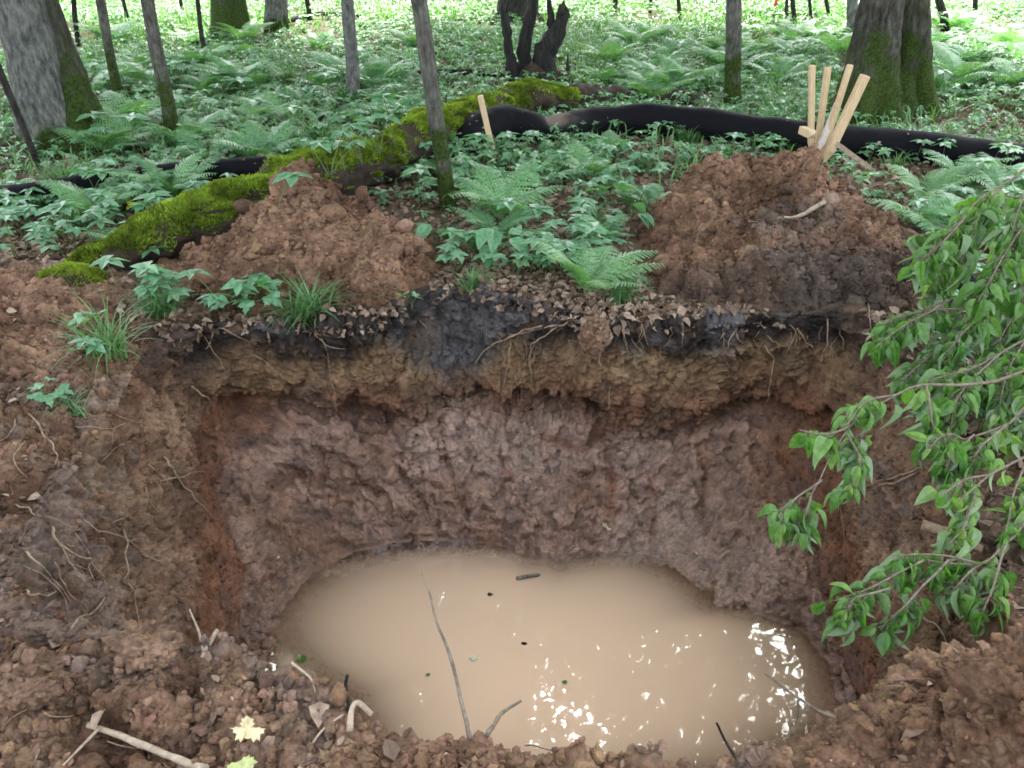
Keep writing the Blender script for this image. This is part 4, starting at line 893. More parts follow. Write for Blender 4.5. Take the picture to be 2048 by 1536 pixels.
def fill(kind, poly, n, smin, smax, label, group, seed, avoid=True):
    r = np.random.default_rng(seed); k = 0; tries = 0
    while k < n and tries < n * 40:
        tries += 1; px = r.uniform(poly[0], poly[1]); py = r.uniform(poly[2] ** .5, poly[3] ** .5) ** 2; p = onground(px, py)
        if avoid and bool(blocked(p[0], p[1])): continue
        if 850 < px < 945 and 400 < py < 470 or 890 < px < 1010 and 285 < py < 345: continue
        # keep clear of the log
        if 0 < py < 620:
            ly = np.interp(px, [90, 200, 500, 780, 1000, 1160], [600, 560, 445, 335, 235, 215])
            if px < 1160 and abs(py - ly) < 34: continue
        place(kind, int(r.integers(0, 9)), (p[0], p[1], p[2] - .005), r.uniform(smin, smax), label, group, r.uniform(0, 6.28)); k += 1
fill('herb', (830, 1340, 310, 560), 60, .7, 1.15, 'low whorled herb in the leaf litter between the two soil heaps', 'herbs between the heaps', 1)
fill('seedling', (830, 1340, 310, 560), 22, .6, 1.0, 'small lobed seedling in the leaf litter between the two soil heaps', 'seedlings between the heaps', 2)
fill('fern', (840, 1330, 310, 500), 7, .45, .75, 'small fern in the leaf litter between the two soil heaps', 'ferns between the heaps', 3)
fill('herb', (290, 540, 575, 632), 9, .7, 1.1, 'herb on the left stretch of the far pit lip below the smaller heap', 'herbs on the left pit lip', 21)
fill('tuft', (300, 560, 600, 640), 6, .5, .9, 'thin grass tuft on the left stretch of the far pit lip', 'grass tufts on the left pit lip', 22)
fill('herb', (800, 1290, 500, 572), 14, .6, .95, 'small herb along the litter covered middle of the far pit lip', 'herbs on the middle pit lip', 23)
fill('herb', (0, 150, 440, 530), 12, .9, 1.3, 'herb at the left edge above the bare spoil bank', 'herbs above the left spoil', 24)
fill('herb', (1010, 2048, 300, 350), 20, .6, .95, 'herb growing along the front of the long black sock', 'herbs in front of the sock', 4)
fill('herb', (1830, 2048, 330, 640), 30, .8, 1.2, 'herb behind the drooping leafy branch at the right edge', 'herbs at the right edge', 5)
fill('fern', (1840, 2048, 345, 520), 9, .6, .95, 'fern at the right edge behind the topmost drooping branch', 'ferns at the right edge', 15)
fill('herb', (1840, 2048, 640, 900), 24, .7, 1.1, 'herb on the ground behind the right branches beside the pit', 'herbs beside the right pit rim', 25)
fill('tuft', (950, 2048, 285, 350), 16, .8, 1.2, 'grass tuft in front of the long black sock', 'grass tufts before the sock', 16)
fill('tuft', (150, 900, 130, 330), 24, 1.1, 1.7, 'grass tuft in the undergrowth beyond the mossy log', 'grass tufts beyond the log', 17)
fill('herb', (0, 500, 400, 520), 45, .8, 1.25, 'herb growing left of the near half of the mossy log', 'herbs left of the log', 6)
fill('fern', (0, 420, 385, 500), 9, .5, .8, 'fern growing left of the near half of the mossy log', 'ferns left of the log', 7)
fill('fern', (180, 900, 90, 330), 60, .7, 1.2, 'fern in the undergrowth beyond the mossy log', 'ferns beyond the log', 8)
fill('herb', (150, 820, 130, 330), 85, 1.0, 1.5, 'pale leaved herb in the undergrowth beyond the mossy log', 'herbs beyond the log', 9)
fill('fern', (1180, 2048, 60, 215), 85, .8, 1.3, 'fern in the undergrowth beyond the long black sock', 'ferns beyond the sock', 10)
fill('herb', (1180, 2048, 90, 220), 60, 1.0, 1.5, 'herb in the undergrowth beyond the long black sock', 'herbs beyond the sock', 11)
fill('tuft', (830, 1340, 330, 590), 12, .5, .9, 'small grass tuft in the litter between the two soil heaps', 'grass tufts between the heaps', 12)
fill('tuft', (0, 180, 330, 480), 10, .9, 1.3, 'grass tuft near the left black sock and big grey tree', 'grass tufts near the left sock', 13)

# ------------------------------------------------------------------ ground cover and litter (uncountable)
def inview(p, m=1.3):
    v = p - CAM; dpt = v[:, 1] * math.cos(PITCH) - v[:, 2] * math.sin(PITCH)
    up = v[:, 1] * math.sin(PITCH) + v[:, 2] * math.cos(PITCH); return (dpt > .3) & (np.abs(v[:, 0] / dpt) < .637 * m) & (np.abs(up / dpt) < .478 * m + .05)
iv = inview(Pf).reshape(NR, NT)
blk = blocked(P[..., 0], P[..., 1])
Pxy = np.stack([P[..., 0].ravel(), P[..., 1].ravel(), 0 * P[..., 0].ravel()], 1)
patch = .2 + .8 * sst(-.45, .1, fbm(Pxy, .9, 3, 201)).reshape(NR, NT)
def cover():
    r = np.random.default_rng(31); mb = MB()
    base = np.where(Sg > 3.05, (1 - SOIL), 0) * iv * ~blk
    wgt = base * patch * sst(4.2, 6.5, P[..., 1]) / np.maximum(4, D3) ** .9
    n = 52000; p, nn = pick(wgt, n, r); d = np.hypot(p[:, 0], p[:, 1]); hh = r.uniform(.02, .13, n) * (1 + .05 * d); k = 6
    ya = (np.arange(k) / k * 6.283)[None] + r.uniform(0, 6, (n, 1)) + r.normal(0, .15, (n, k)); ls = (r.uniform(.025, .06, (n, 1)) * (1 + .035 * d[:, None]) * r.uniform(.8, 1.2, (n, k)))
    pos = np.repeat(p + np.stack([0 * d, 0 * d, hh], 1), k, 0)
    scatter(mb, DIA, pos, rots(ya.ravel(), r.normal(-.1, .25, n * k), r.normal(0, .25, n * k)), ls.ravel())
    n = 7000; p, nn = pick(base * sst(3.3, 4.6, P[..., 1]) * (.3 + patch) / np.maximum(3, D3) ** 2, n, r)
    scatter(mb, DIA, p + np.array([0, 0, 1]) * r.uniform(.01, .07, (n, 1)), rots(r.uniform(0, 6.28, n), r.normal(0, .3, n), r.normal(0, .3, n)), r.uniform(.02, .05, n))
    o = mb.build('ground_cover', M_cover, None, False); tag(o, 'mass of small green leaves covering the forest floor', 'ground cover', kind='stuff')
    mb = MB(); V0 = TUFT[2]
    n = 110000; pt2 = .1 + sst(-.1, .35, fbm(Pxy, .6, 3, 231)).reshape(NR, NT)
    p, nn = pick(base * pt2 * sst(5, 7, P[..., 1]) / np.maximum(4, D3) ** .8, n, r); d = np.hypot(p[:, 0], p[:, 1])
    y = r.uniform(0, 6.28, n); L_ = r.uniform(.1, .26, n) * (1 + .03 * d); a = r.uniform(.5, 1.4, n); wv = .004 * (1 + .12 * d)
    dx = np.stack([np.cos(y), np.sin(y), 0 * y], 1); sx = np.stack([-np.sin(y), np.cos(y), 0 * y], 1) * wv[:, None]; m_ = p + dx * (np.cos(a) * L_ * .5)[:, None] + np.array([0, 0, 1]) * (np.sin(a) * L_ * .55)[:, None]; e = p + dx * (np.cos(a) * L_ * 1.1)[:, None] + np.array([0, 0, 1]) * (np.sin(a) * L_ * .7)[:, None]
    VV = np.stack([p - sx, p + sx, m_ - sx * .8, m_ + sx * .8, e], 1).reshape(-1, 3); b = (np.arange(n) * 5)[:, None]; TT = np.concatenate([b + [0, 1, 3], b + [0, 3, 2], b + [2, 3, 4]])
    o = MB().add(VV, TT).build('grass', M_grass, None, False); tag(o, 'fine green grass and sedge of the forest floor', 'grass', kind='stuff')
cover()
def litter():
    r = np.random.default_rng(41); mb = MB(); base = np.where(Sg > 3.0, (1 - SOIL * .97), 0) * iv * ~blk
    n = 26000; p, nn = pick(base * (1.1 - .5 * patch) / np.maximum(3, D3) ** 1.4 * sst(14, 8, D3), n, r)
    V, T = OVN; V = V.copy(); V[:, 2] += .25 * np.abs(V[:, 1])
    scatter(mb, (V, T), p + nn * r.uniform(.002, .02, (n, 1)), rots(r.uniform(0, 6.28, n), r.normal(0, .35, n), r.normal(0, .5, n)), r.uniform(.025, .065, n)[:, None] * np.array([1, 1.25, 1]))
    lip = np.where((Sg > 2.93) & (Sg < 3.3), 1, 0) * (back > .3) * iv * ~blk
    n = 260; p, nn = pick(lip * (np.abs(P[..., 0]) < .5), n, r)
    scatter(mb, (V, T), p + nn * r.uniform(.003, .03, (n, 1)), rots(r.uniform(0, 6.28, n), r.normal(-.2, .5, n), r.normal(0, .6, n)), r.uniform(.02, .065, n)[:, None] * np.array([1, 1.3, 1]))
    n = 260; p, nn = pick(lip, n, r); Vm, Tm = MAPLE; Vm = Vm + np.stack([0 * Vm[:, 0], 0 * Vm[:, 0], .3 * fbm(Vm, 2.5, 2, 3)], 1)
    scatter(mb, (Vm, Tm), p + nn * r.uniform(.004, .03, (n, 1)), rots(r.uniform(0, 6.28, n), r.normal(-.2, .5, n), r.normal(0, .7, n)), r.uniform(.02, .05, n))
    n = 1500; p, nn = pick(base * (1.1 - .5 * patch) * (P[..., 1] < 7.5) / np.maximum(3, D3), n, r)
    scatter(mb, (Vm, Tm), p + nn * r.uniform(.004, .03, (n, 1)), rots(r.uniform(0, 6.28, n), r.normal(0, .4, n), r.normal(0, .5, n)), r.uniform(.04, .085, n))
    n = 500; p, nn = pick(lip, n, r)
    scatter(mb, (V, T), p + nn * r.uniform(.003, .02, (n, 1)), rots(r.uniform(0, 6.28, n), r.normal(-.2, .5, n), r.normal(0, .6, n)), r.uniform(.02, .055, n)[:, None] * np.array([1, 1.3, 1]))
    n = 110; p, nn = pick(np.where((Sg > 1.15) & (Sg < 2.2), 1, 0) * iv, n, r)
    scatter(mb, OVN, p + nn * .006, rots(r.uniform(0, 6.28, n), r.normal(0, .4, n), r.normal(.5, .5, n)), r.uniform(.007, .02, n))
    n = 260; p, nn = pick(np.where(Sg > 3.0, SOIL, 0) * iv * (D3 < 4.5), n, r)
    scatter(mb, OVN, p + nn * .012, rots(r.uniform(0, 6.28, n), r.normal(0, .4, n), r.normal(.3, .5, n)), r.uniform(.008, .03, n))
    for sk in [o_ for o_ in bpy.data.objects if o_.name.startswith('filter_sock')]:
        n_ = len(sk.data.vertices); v_ = np.empty(n_ * 3, np.float32); sk.data.vertices.foreach_get('co', v_); v_ = v_.reshape(-1, 3) + np.array(sk.location)
        vn = np.empty(n_ * 3, np.float32); sk.data.vertices.foreach_get('normal', vn); vn = vn.reshape(-1, 3); ok = np.where(vn[:, 2] > .35)[0]; i_ = r.choice(ok, 45)
        scatter(mb, (V, T), v_[i_] + vn[i_] * .008, rots(r.uniform(0, 6.28, 45), r.normal(0, .25, 45), r.normal(0, .35, 45)), r.uniform(.02, .05, 45))
    o = mb.build('leaf_litter', M_dry, None, False); tag(o, 'dry tan and brown fallen leaves on the forest floor', 'leaf litter', kind='stuff')
litter()

# ------------------------------------------------------------------ drooping leafy branches on the right
def leafy_branch(main, twigs, nleaf, size, label, seed, thick=.007, dens=None):
    """main/twigs: lists of (px, py, depth); leaves hang wilted from the twigs"""
    main = [(main[0][0] + 420, main[0][1] + 50, main[0][2] + .05)] + main; r = np.random.default_rng(seed); O = atd(*main[0]); o = empty('leafy_branch', O); st_, fo = MB(), MB(); paths = []
    for k, pl in enumerate([main] + twigs):
        pth = smooth_path(np.array([atd(*p) for p in pl]) - O, 26); pth += np.stack([vnoise(pth + seed, 9, q) for q in (1, 2, 3)], 1) * .006
        st_.add(*tube(pth, np.linspace(thick if k == 0 else thick * .55, .0016, 26), 6)); paths.append(pth)
    tot = sum(len(p) for p in paths[1:]) + 10
    for k, pth in enumerate(paths):
        n = max(2, int(nleaf * (26 if k else 10) / tot)); ii = r.uniform(.25 if k else .5, 1, n)
        for t in ii:
            b = pth[int(t * 25)] + r.normal(size=3) * .004; y = r.uniform(0, 6.28); pe = np.array([math.cos(y) * .02, math.sin(y) * .02, -.012]) * r.uniform(.5, 1.3); st_.add(*tube([b, b + pe * .6 + np.array([0, 0, .003]), b + pe], .0009, 4))
            scatter(fo, OVW, (b + pe)[None], rots(np.array([y]), np.array([r.normal(-1.12, .42)]), np.array([r.normal(0, .8)])), np.array([size * r.uniform(.6, 1.2)])[:, None] * np.array([[1, r.uniform(.55, 1.05), r.uniform(.5, 2.4)]]))
    st_.build('stem', M_twig, o); fo.build('foliage', M_shrub, o, False); tag(o, label, 'branch', 'cut leafy branches at the right'); return o
leafy_branch([(2120, 330, 2.9), (2020, 360, 2.9), (1940, 420, 2.85), (1850, 520, 2.8)],
             [[(2010, 365, 2.9), (1960, 430, 2.85), (1925, 520, 2.8)], [(2060, 350, 2.9), (2030, 440, 2.8), (2000, 560, 2.8)], [(2100, 340, 2.9), (2060, 470, 2.75), (2040, 640, 2.75)], [(1940, 420, 2.85), (1890, 480, 2.8), (1830, 530, 2.8)], [(2000, 380, 2.95), (1930, 460, 2.95), (1830, 470, 3.0)], [(2080, 420, 2.8), (2010, 500, 2.75), (1960, 600, 2.7)]],
             470, .078, 'topmost drooping branch of yellow green leaves at the right edge', 1)
leafy_branch([(2120, 560, 2.8), (2000, 590, 2.8), (1900, 600, 2.85), (1790, 640, 2.85)],
             [[(2000, 590, 2.8), (1930, 660, 2.75), (1850, 760, 2.75)], [(1900, 600, 2.85), (1830, 640, 2.8), (1760, 690, 2.8)], [(2060, 575, 2.8), (2000, 680, 2.75), (1960, 790, 2.7)], [(1960, 595, 2.8), (1880, 690, 2.8), (1800, 760, 2.75)], [(2090, 600, 2.8), (2040, 700, 2.7), (2020, 800, 2.7)], [(1930, 620, 2.8), (1850, 620, 2.85), (1770, 650, 2.85)]],
             560, .074, 'broad wilted branch of blue green leaves over the right pit corner', 2)
leafy_branch([(2160, 715, 2.5), (1980, 765, 2.5), (1850, 770, 2.5), (1790, 790, 2.5), (1700, 850, 2.45), (1620, 990, 2.35)],
             [[(1790, 790, 2.5), (1740, 800, 2.45), (1690, 850, 2.4)], [(1700, 850, 2.45), (1650, 870, 2.4), (1600, 860, 2.4)], [(1640, 960, 2.4), (1590, 1000, 2.35), (1560, 1050, 2.35)], [(1620, 990, 2.35), (1610, 1030, 2.35), (1590, 1060, 2.35)], [(1690, 860, 2.45), (1720, 920, 2.4), (1690, 990, 2.4)], [(1850, 770, 2.5), (1860, 830, 2.45), (1880, 880, 2.45)], [(1660, 900, 2.45), (1690, 880, 2.45), (1740, 860, 2.45)]],
             160, .074, 'long thin branch reaching over the pit with hanging leaf clusters', 3)
leafy_branch([(2150, 1000, 2.3), (2020, 1080, 2.25), (1960, 1130, 2.2), (1850, 1120, 2.2)],
             [[(1960, 1130, 2.2), (1880, 1110, 2.2), (1780, 1110, 2.2)], [(1850, 1120, 2.2), (1760, 1170, 2.15), (1670, 1200, 2.15)], [(1900, 1120, 2.2), (1820, 1200, 2.1), (1760, 1260, 2.1)], [(1980, 1120, 2.2), (1930, 1160, 2.15), (1900, 1190, 2.15)], [(2010, 1090, 2.2), (1990, 1180, 2.1), (1960, 1240, 2.1)], [(1780, 1180, 2.15), (1710, 1200, 2.1), (1690, 1240, 2.1)]],
             200, .072, 'lowest leafy branch hanging over the right pit wall', 4)
leafy_branch([(2150, 420, 3.1), (2040, 450, 3.1), (1950, 470, 3.1), (1860, 440, 3.15)],
             [[(2040, 450, 3.1), (1990, 540, 3.05), (1960, 640, 3.0)], [(1950, 470, 3.1), (1890, 530, 3.05), (1850, 600, 3.05)], [(2080, 440, 3.1), (2050, 560, 3.0), (2030, 700, 3.0)], [(1990, 460, 3.1), (1920, 520, 3.1), (1880, 560, 3.1)], [(2110, 430, 3.1), (2080, 540, 3.0), (2060, 660, 3.0)], [(2060, 400, 3.15), (1980, 390, 3.15), (1920, 420, 3.15)]],
             330, .078, 'leafy branch hanging behind the topmost one at the right edge', 6)
leafy_branch([(2150, 640, 2.7), (2050, 680, 2.7), (1960, 740, 2.65), (1850, 840, 2.6)],
             [[(2050, 680, 2.7), (2010, 760, 2.65), (1990, 860, 2.6)], [(1960, 740, 2.65), (1910, 800, 2.6), (1900, 870, 2.6)], [(2090, 660, 2.7), (2060, 760, 2.6), (2040, 880, 2.6)], [(2000, 710, 2.7), (1930, 740, 2.65), (1860, 760, 2.65)]],
             240, .074, 'leafy branch hanging just above the long thin branch at the right edge', 7)
leafy_branch([(2150, 880, 2.35), (2060, 910, 2.35), (1980, 950, 2.3), (1910, 1010, 2.25)],
             [[(2060, 910, 2.35), (2030, 980, 2.3), (2010, 1060, 2.25)], [(1980, 950, 2.3), (1930, 960, 2.3), (1880, 990, 2.25)], [(2090, 900, 2.35), (2070, 990, 2.3), (2050, 1080, 2.25)], [(1950, 980, 2.3), (1930, 1050, 2.25), (1900, 1090, 2.25)]],
             80, .072, 'leafy branch hanging over the right bank between the long thin branch and the lowest one', 8)
leafy_branch([(2140, 780, 2.45), (2010, 850, 2.45), (1930, 880, 2.45), (1880, 900, 2.4)],
             [[(2010, 850, 2.45), (1960, 900, 2.4), (1940, 940, 2.4)], [(1930, 880, 2.45), (1890, 870, 2.4), (1850, 900, 2.4)], [(1950, 870, 2.45), (1900, 920, 2.4), (1890, 950, 2.4)]],
             110, .07, 'short leafy branch lying on the right spoil bank under the long branch', 5)

# ------------------------------------------------------------------ roots, twigs, sticks, fallen leaves
def stick(pts, r0, r1, label, name='twig', mat=None, cat='twig', group=None, side=(), wob=.3, n=18):
    A = [np.array(p, float) for p in pts]; O = A[0]; pth = smooth_path(np.array(A) - O, n); pth[1:-1] += np.stack([vnoise(pth[1:-1] + r0 * 900, 16, q) for q in (1, 2, 3)], 1) * min(r0 * .8, .004)
    mb = MB(); mb.add(*tube(pth, np.linspace(r0, r1, n), 8, True, wob, 40, 3))
    for s in side:
        B_ = np.array([np.array(p, float) for p in s]) - O; mb.add(*tube(smooth_path(B_, 10), np.linspace(min(r1 * 1.3, .004), min(r1 * .5, .002), 10), 6, True, wob, 40, 4))
    o = mb.build(name, mat or M_twig); o.location = O; tag(o, label, cat, group); return o
W = lambda x, y: onwall(x, y)
def root(pl, r0, label, group, lift=.012, mat=None, y0=1.3):
    A = []; k_ = max(6, int(sum(math.hypot(b[0] - a[0], b[1] - a[1]) for a, b in zip(pl, pl[1:])) / 14))
    for x, y in smooth_path(np.array([(x, y, 0) for x, y in pl], float), k_)[:, :2]:
        p, nn = onwall(x, y, y0, 3.9); A.append(p + nn * lift)
    A = np.array(A); A[0] -= (A[0] - CAM) / np.linalg.norm(A[0] - CAM) * -.03
    return stick(A, r0 * .85 + .0004, r0 * .3 + .0004, label, 'root', mat or M_root, 'root', group)
GB = 'roots hanging from the far pit wall'
for i, (pl, r0) in enumerate([
    ([(430, 655), (420, 690), (412, 695)], .006), ([(435, 655), (470, 668), (520, 690)], .004), ([(500, 700), (540, 735), (568, 772)], .003), ([(640, 670), (655, 720), (668, 780), (670, 810)], .0025),
    ([(630, 670), (660, 690), (690, 700)], .004), ([(535, 665), (540, 690)], .005), ([(410, 670), (435, 715), (450, 740)], .0028),
    ([(1085, 650), (1030, 668), (985, 690), (950, 725)], .0065), ([(1140, 645), (1090, 655), (1020, 668)], .006), ([(1120, 650), (1080, 675), (1062, 700), (1060, 770)], .0045), ([(1020, 680), (1018, 720), (1005, 780)], .003),
    ([(1032, 740), (1038, 790), (1040, 825)], .0028), ([(1205, 690), (1200, 720), (1202, 730)], .004), ([(1240, 660), (1250, 690), (1255, 718)], .0022), ([(1262, 670), (1280, 700), (1288, 722)], .0022), ([(1220, 770), (1218, 810), (1210, 840)], .002),
    ([(1532, 690), (1546, 720), (1540, 770), (1532, 806)], .005), ([(1595, 650), (1580, 690), (1572, 715)], .003), ([(1592, 655), (1610, 680), (1628, 698)], .0045), ([(1655, 630), (1655, 690), (1640, 735)], .0042), ([(1684, 650), (1682, 700)], .004), ([(1670, 745), (1650, 790)], .003),
    ([(1735, 610), (1740, 640), (1750, 665)], .004), ([(1470, 660), (1452, 695)], .004), ([(1470, 665), (1485, 690)], .003), ([(1530, 670), (1560, 695)], .003), ([(840, 640), (855, 660)], .004), ([(380, 770), (420, 800)], .006)]):
    root(pl, r0, 'thin pale root dangling from the dark topsoil of the far pit wall', GB, .022, y0=2.6)
r_ = np.random.default_rng(3)
for i in range(26):
    x = r_.uniform(900, 1700); y = r_.uniform(640, 690); root([(x, y), (x + r_.uniform(-12, 12), y + 20), (x + r_.uniform(-20, 20), y + r_.uniform(30, 60))], r_.uniform(.0012, .0022), 'thin pale root dangling from the dark topsoil of the far pit wall', GB, .018, y0=2.6)
GL = 'roots on the left pit slope'
for pl, r0 in [([(325, 910), (350, 950), (380, 990), (435, 1048)], .006), ([(300, 960), (345, 958), (395, 940)], .004), ([(345, 958), (380, 950), (405, 945)], .004), ([(92, 1055), (110, 1090), (170, 1125), (185, 1160)], .005), ([(55, 1110), (90, 1150), (140, 1205)], .003),
    ([(60, 835), (100, 890), (115, 930)], .004), ([(160, 1045), (220, 1075), (290, 1080)], .003), ([(245, 1065), (255, 1150), (278, 1260)], .004), ([(120, 1095), (150, 1150), (180, 1200)], .0025), ([(205, 1195), (170, 1235), (148, 1265)], .004), ([(40, 1190), (70, 1195), (105, 1185)], .004),
    ([(100, 1120), (130, 1180), (170, 1220)], .0022), ([(30, 1010), (90, 1040), (150, 1060)], .0025), ([(150, 1075), (200, 1150), (215, 1190)], .002), ([(75, 1150), (120, 1200), (130, 1230)], .002)]:
    root(pl, r0, 'fine pale root trailing over the brown left pit slope', GL, .03, y0=1.2)
r5 = np.random.default_rng(77)
for i in range(46):
    x, y = [(r5.uniform(0, 330), r5.uniform(820, 1200)), (r5.uniform(0, 700), r5.uniform(1290, 1530)), (r5.uniform(1720, 2040), r5.uniform(960, 1500))][i % 3]; a = r5.uniform(-.4, 2.6); ln = r5.uniform(40, 110); bb = r5.normal(0, 14)
    root([(x, y), (x + math.cos(a) * ln * .5 + bb, y + math.sin(a) * ln * .4), (x + math.cos(a) * ln, y + math.sin(a) * ln * .8)], r5.uniform(.0012, .0026), 'hair thin root lying loose over the crumbly brown spoil', 'loose hair roots in the spoil', .012)
GRr = 'roots on the right pit bank'
for pl, r0 in [([(1850, 935), (1800, 950), (1720, 975)], .005), ([(1840, 940), (1790, 965), (1710, 985)], .0055), ([(1780, 1180), (1860, 1240), (1900, 1290)], .004), ([(1900, 1300), (1950, 1340), (1985, 1390)], .003), ([(1680, 1000), (1690, 1060), (1700, 1100)], .002), ([(1880, 1180), (1900, 1060), (1930, 1000)], .004)]:
    root(pl, r0, 'pale root sticking out of the right pit bank', GRr, .02, y0=1.2)
gz3 = lambda x, y, dz=.0: onground(x, y) + np.array([0, 0, dz])
b0 = gz3(940, 1480, .0); stick([b0, aty(910, 1350, 1.28), aty(875, 1250, 1.36), aty(862, 1190, 1.42), aty(842, 1145, 1.46)], .0052, .0014, 'long thin bare twig rising from the near bank in front of the water')
b0 = gz3(975, 1470, .0); stick([b0, aty(1000, 1430, 1.2), aty(1042, 1402, 1.25)], .0055, .003, 'short stubby twig angled right beside the long thin twig')
b0 = gz3(700, 1425); stick([b0, aty(690, 1385, 1.25), aty(696, 1350, 1.28)], .0055, .0035, 'short black twig standing upright on the near left bank', mat=M_char)
stick([gz3(700, 1470, .01), gz3(705, 1440, .03), gz3(720, 1425, .035), gz3(745, 1435, .01)], .0065, .006, 'pale curved root loop on the near bank beside the black twig', 'root', M_pale, 'root')
stick([gz3(185, 1470, .035), gz3(420, 1560, .035)], .0065, .009, 'pale stripped stick lying on the near left spoil', 'stick', M_pale, 'stick', side=[[gz3(205, 1475, .03), gz3(130, 1540, .015)]])
stick([gz3(1790, 1480, .02), aty(1700, 1445, 1.25), aty(1620, 1410, 1.35), aty(1530, 1348, 1.45)], .0075, .0028, 'forked twig reaching left over the water from the near right bank', side=[[aty(1596, 1400, 1.38), aty(1592, 1450, 1.33), aty(1580, 1510, 1.26)], [aty(1680, 1440, 1.27), aty(1690, 1475, 1.24), aty(1688, 1500, 1.23)]])
stick([gz3(1490, 1545), aty(1455, 1490, 1.2), aty(1433, 1446, 1.22)], .0045, .0025, 'thin dark twig at the bottom edge in front of the water', mat=M_char)
stick([gz3(1165, 1545), aty(1150, 1530, 1.15), aty(1110, 1502, 1.2), aty(1050, 1490, 1.22)], .0045, .003, 'pale bent root at the bottom edge of the water', 'root', M_pale, 'root')
stick([gz3(405, 1315, .0), gz3(440, 1278, .03)], .006, .005, 'short straw coloured stick poking from the near left bank', 'stick', M_pale, 'stick')
stick([gz3(410, 1310, 0), gz3(400, 1275, .03), gz3(388, 1248, .05)], .004, .002, 'thin root beside the short straw coloured stick', 'root', M_pale, 'root')
stick([gz3(585, 1330, .01), gz3(620, 1360, .015), gz3(632, 1390, .01)], .0035, .002, 'thin pale root on the near bank at the water edge', 'root', M_pale, 'root')
stick([gz3(605, 1535, .01), gz3(640, 1480, .02), gz3(690, 1440, .02)], .0035, .002, 'curved pale root right of the yellow maple leaf', 'root', M_pale, 'root')
hp = lambda x, y, yy, dz=.015: (lambda p: np.array(hzR(p[0], p[1])) + np.array([0, 0, dz]))(aty(x, y, yy))
stick([hp(1640, 458, 4.15, .03), hp(1590, 470, 4.1), hp(1540, 485, 4.05, .02), hp(1480, 502, 3.98)], .014, .004, 'pale broken branch lying on the front of the larger soil heap', 'stick', M_pale, 'stick', side=[[hp(1540, 485, 4.05, .02), hp(1510, 480, 4.05, .03), hp(1490, 486, 4.05, .03)]])
for pts_, r_0, lb_ in [([(575, 52), (640, 38), (735, 44)], .05, 'dark fallen branch on the bright ground beyond the two background trees'), ([(270, 108), (330, 102), (400, 96)], .03, 'dark fallen branch in the undergrowth right of the big grey tree'), ([(1500, 45), (1570, 38), (1640, 42)], .04, 'dark fallen branch near the orange ribbon marker'), ([(840, 165), (920, 158), (1010, 165)], .05, 'dark fallen branch lying left of the charred snag')]:
    stick([onground(*p_) + np.array([0, 0, .08]) for p_ in pts_], r_0, r_0 * .5, lb_, 'fallen_branch', M_char, 'branch')
stick([gz3(1840, 1065, .03), gz3(1900, 1085, .03), gz3(1960, 1110, .02)], .018, .014, 'thick brown root on the right spoil bank under the branches', 'root', M_root, 'root')
def fallen(p, size, mat, tpl, label, name='fallen_leaf', rz=0, tilt=(0, 0)):
    V, T = tpl; o = MB().add(V * size, T).build(name, mat, None, False); o.location = p; o.rotation_euler = (tilt[0], tilt[1], rz); tag(o, label, 'leaf'); return o
M_ylf = leaf_mat('pale_yellow_leaf', [(0, (.5, .43, .27)), (1, (.56, .49, .32))], .15, .6, .3); M_whl = leaf_mat('pale_leaf', [(0, (.34, .42, .3)), (1, (.5, .55, .42))], .1, .4)
fallen(gz3(500, 1500, .035), .064, M_ylf, (MAPLE[0] * np.array([1, 1, 2.2]), MAPLE[1]), 'large pale yellow maple leaf on the near left spoil', rz=R(100), tilt=(R(22), R(-14)))
fallen(gz3(480, 1535, .02), .06, leaf_mat('lime_leaf', [(0, (.33, .38, .15)), (1, (.36, .4, .17))], .15), MAPLE, 'smaller lime yellow leaf below the large maple leaf', rz=R(-60))
p, nn = W(1212, 1056); fallen(p + nn * .012, .06, M_ylf, MAPLE, 'yellow lobed leaf stuck on the mud slope above the water', rz=R(80), tilt=(R(35), 0))
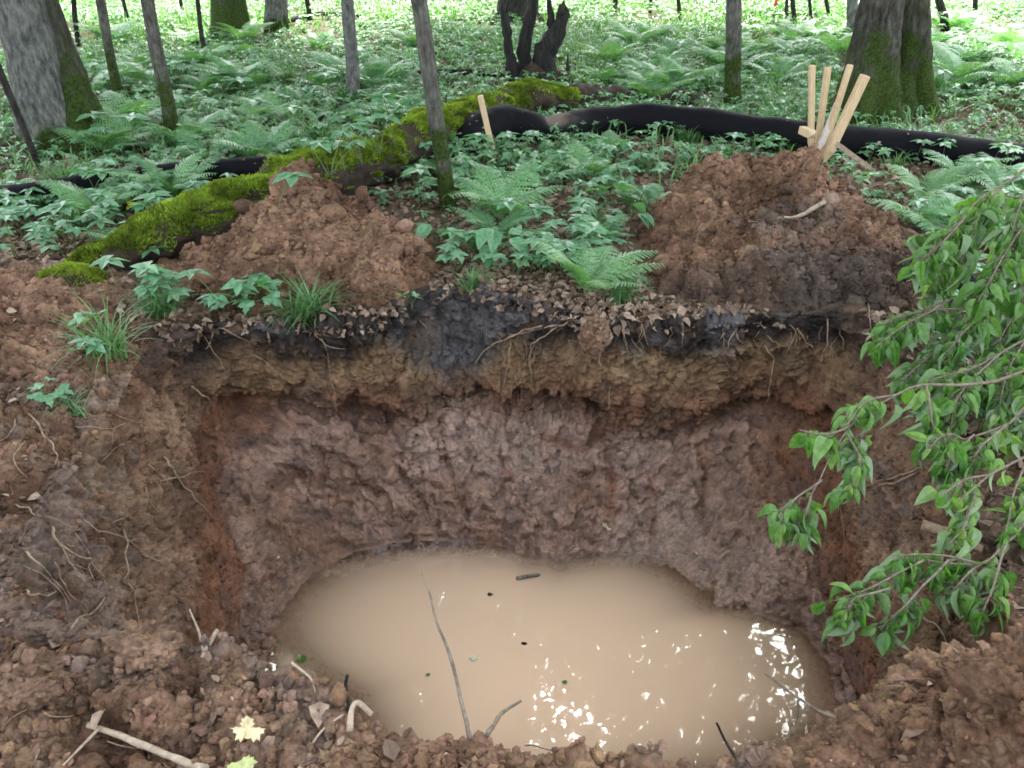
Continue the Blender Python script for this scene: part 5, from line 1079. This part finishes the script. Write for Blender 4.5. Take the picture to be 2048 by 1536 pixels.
for x, y, s, m_, lb in [(945, 1322, .045, M_whl, 'pale green leaf floating in the middle of the water'), (1562, 1232, .05, M_shrub, 'green leaf floating at the right shore of the water'), (610, 1324, .06, M_shrub, 'long green leaf floating at the left shore of the water'), (1133, 1368, .03, M_shrub, 'tiny dark green leaf afloat right of the pale green leaf'), (852, 1352, .025, M_shrub, 'tiny green leaf afloat left of the long thin twig'), (1526, 1515, .05, M_whl, 'whitish leaf at the near right shore')]:
    fallen(at(x, y, ZW + .004), s, m_, OV, lb, rz=random.uniform(0, 3))
fallen(gz3(1420, 540, .14), .05, M_whl, MAPLE, 'small pale leaf lying on the larger soil heap')
stick([at(1035, 1158, ZW - .004), at(1055, 1152, ZW + .008), at(1078, 1150, ZW - .002)], .012, .009, 'bark chip poking out of the water near the far shore', 'bark_chip', M_twig, 'bark')
V0, T0 = CL[1]; o = MB().add(V0 * .012, T0, np.tile([.05, .045, .04], (len(V0), 1))).build('pebble', M_soil); o.location = at(980, 1189, ZW); tag(o, 'small dark lump showing above the water left of the bark chip', 'pebble')
for x, y, s, lb in [(1395, 1110, .04, 'grey green leaf on the mud at the far right shore'), (1450, 1090, .04, 'green grey leaf on the mud above the far right shore'), (555, 1118, .045, 'small pale leaf on the mud left of the water')]:
    p, nn = W(x, y); fallen(p + nn * .01, s, M_whl, OV, lb, rz=random.uniform(0, 3), tilt=(R(30), 0))
for (x, y, z, s, lb, sq, sd_) in [(1190, 668, -.06, .075, 'rooty brown clod hanging out of the topsoil of the far wall', (1, .8, 1.25), 3), (2035, 1400, .2, .11, 'big pale soil clod at the lower right corner', (1, 1, 1), 5), (1990, 1500, .12, .09, 'lumpy soil clod below the big pale corner clod', (1, 1, .8), 6),
                              (290, 1295, .1, .06, 'rounded clod on the crest of the near left bank', (1.4, 1, .8), 7), (60, 1360, .12, .06, 'angular grey brown clod at the left edge of the near bank', (1.2, 1, .8), 8), (1580, 730 + 0, 0, 0, None, None, 0)]:
    if lb: big_clod(x, y, z, s, lb, None, sq, seed=sd_)
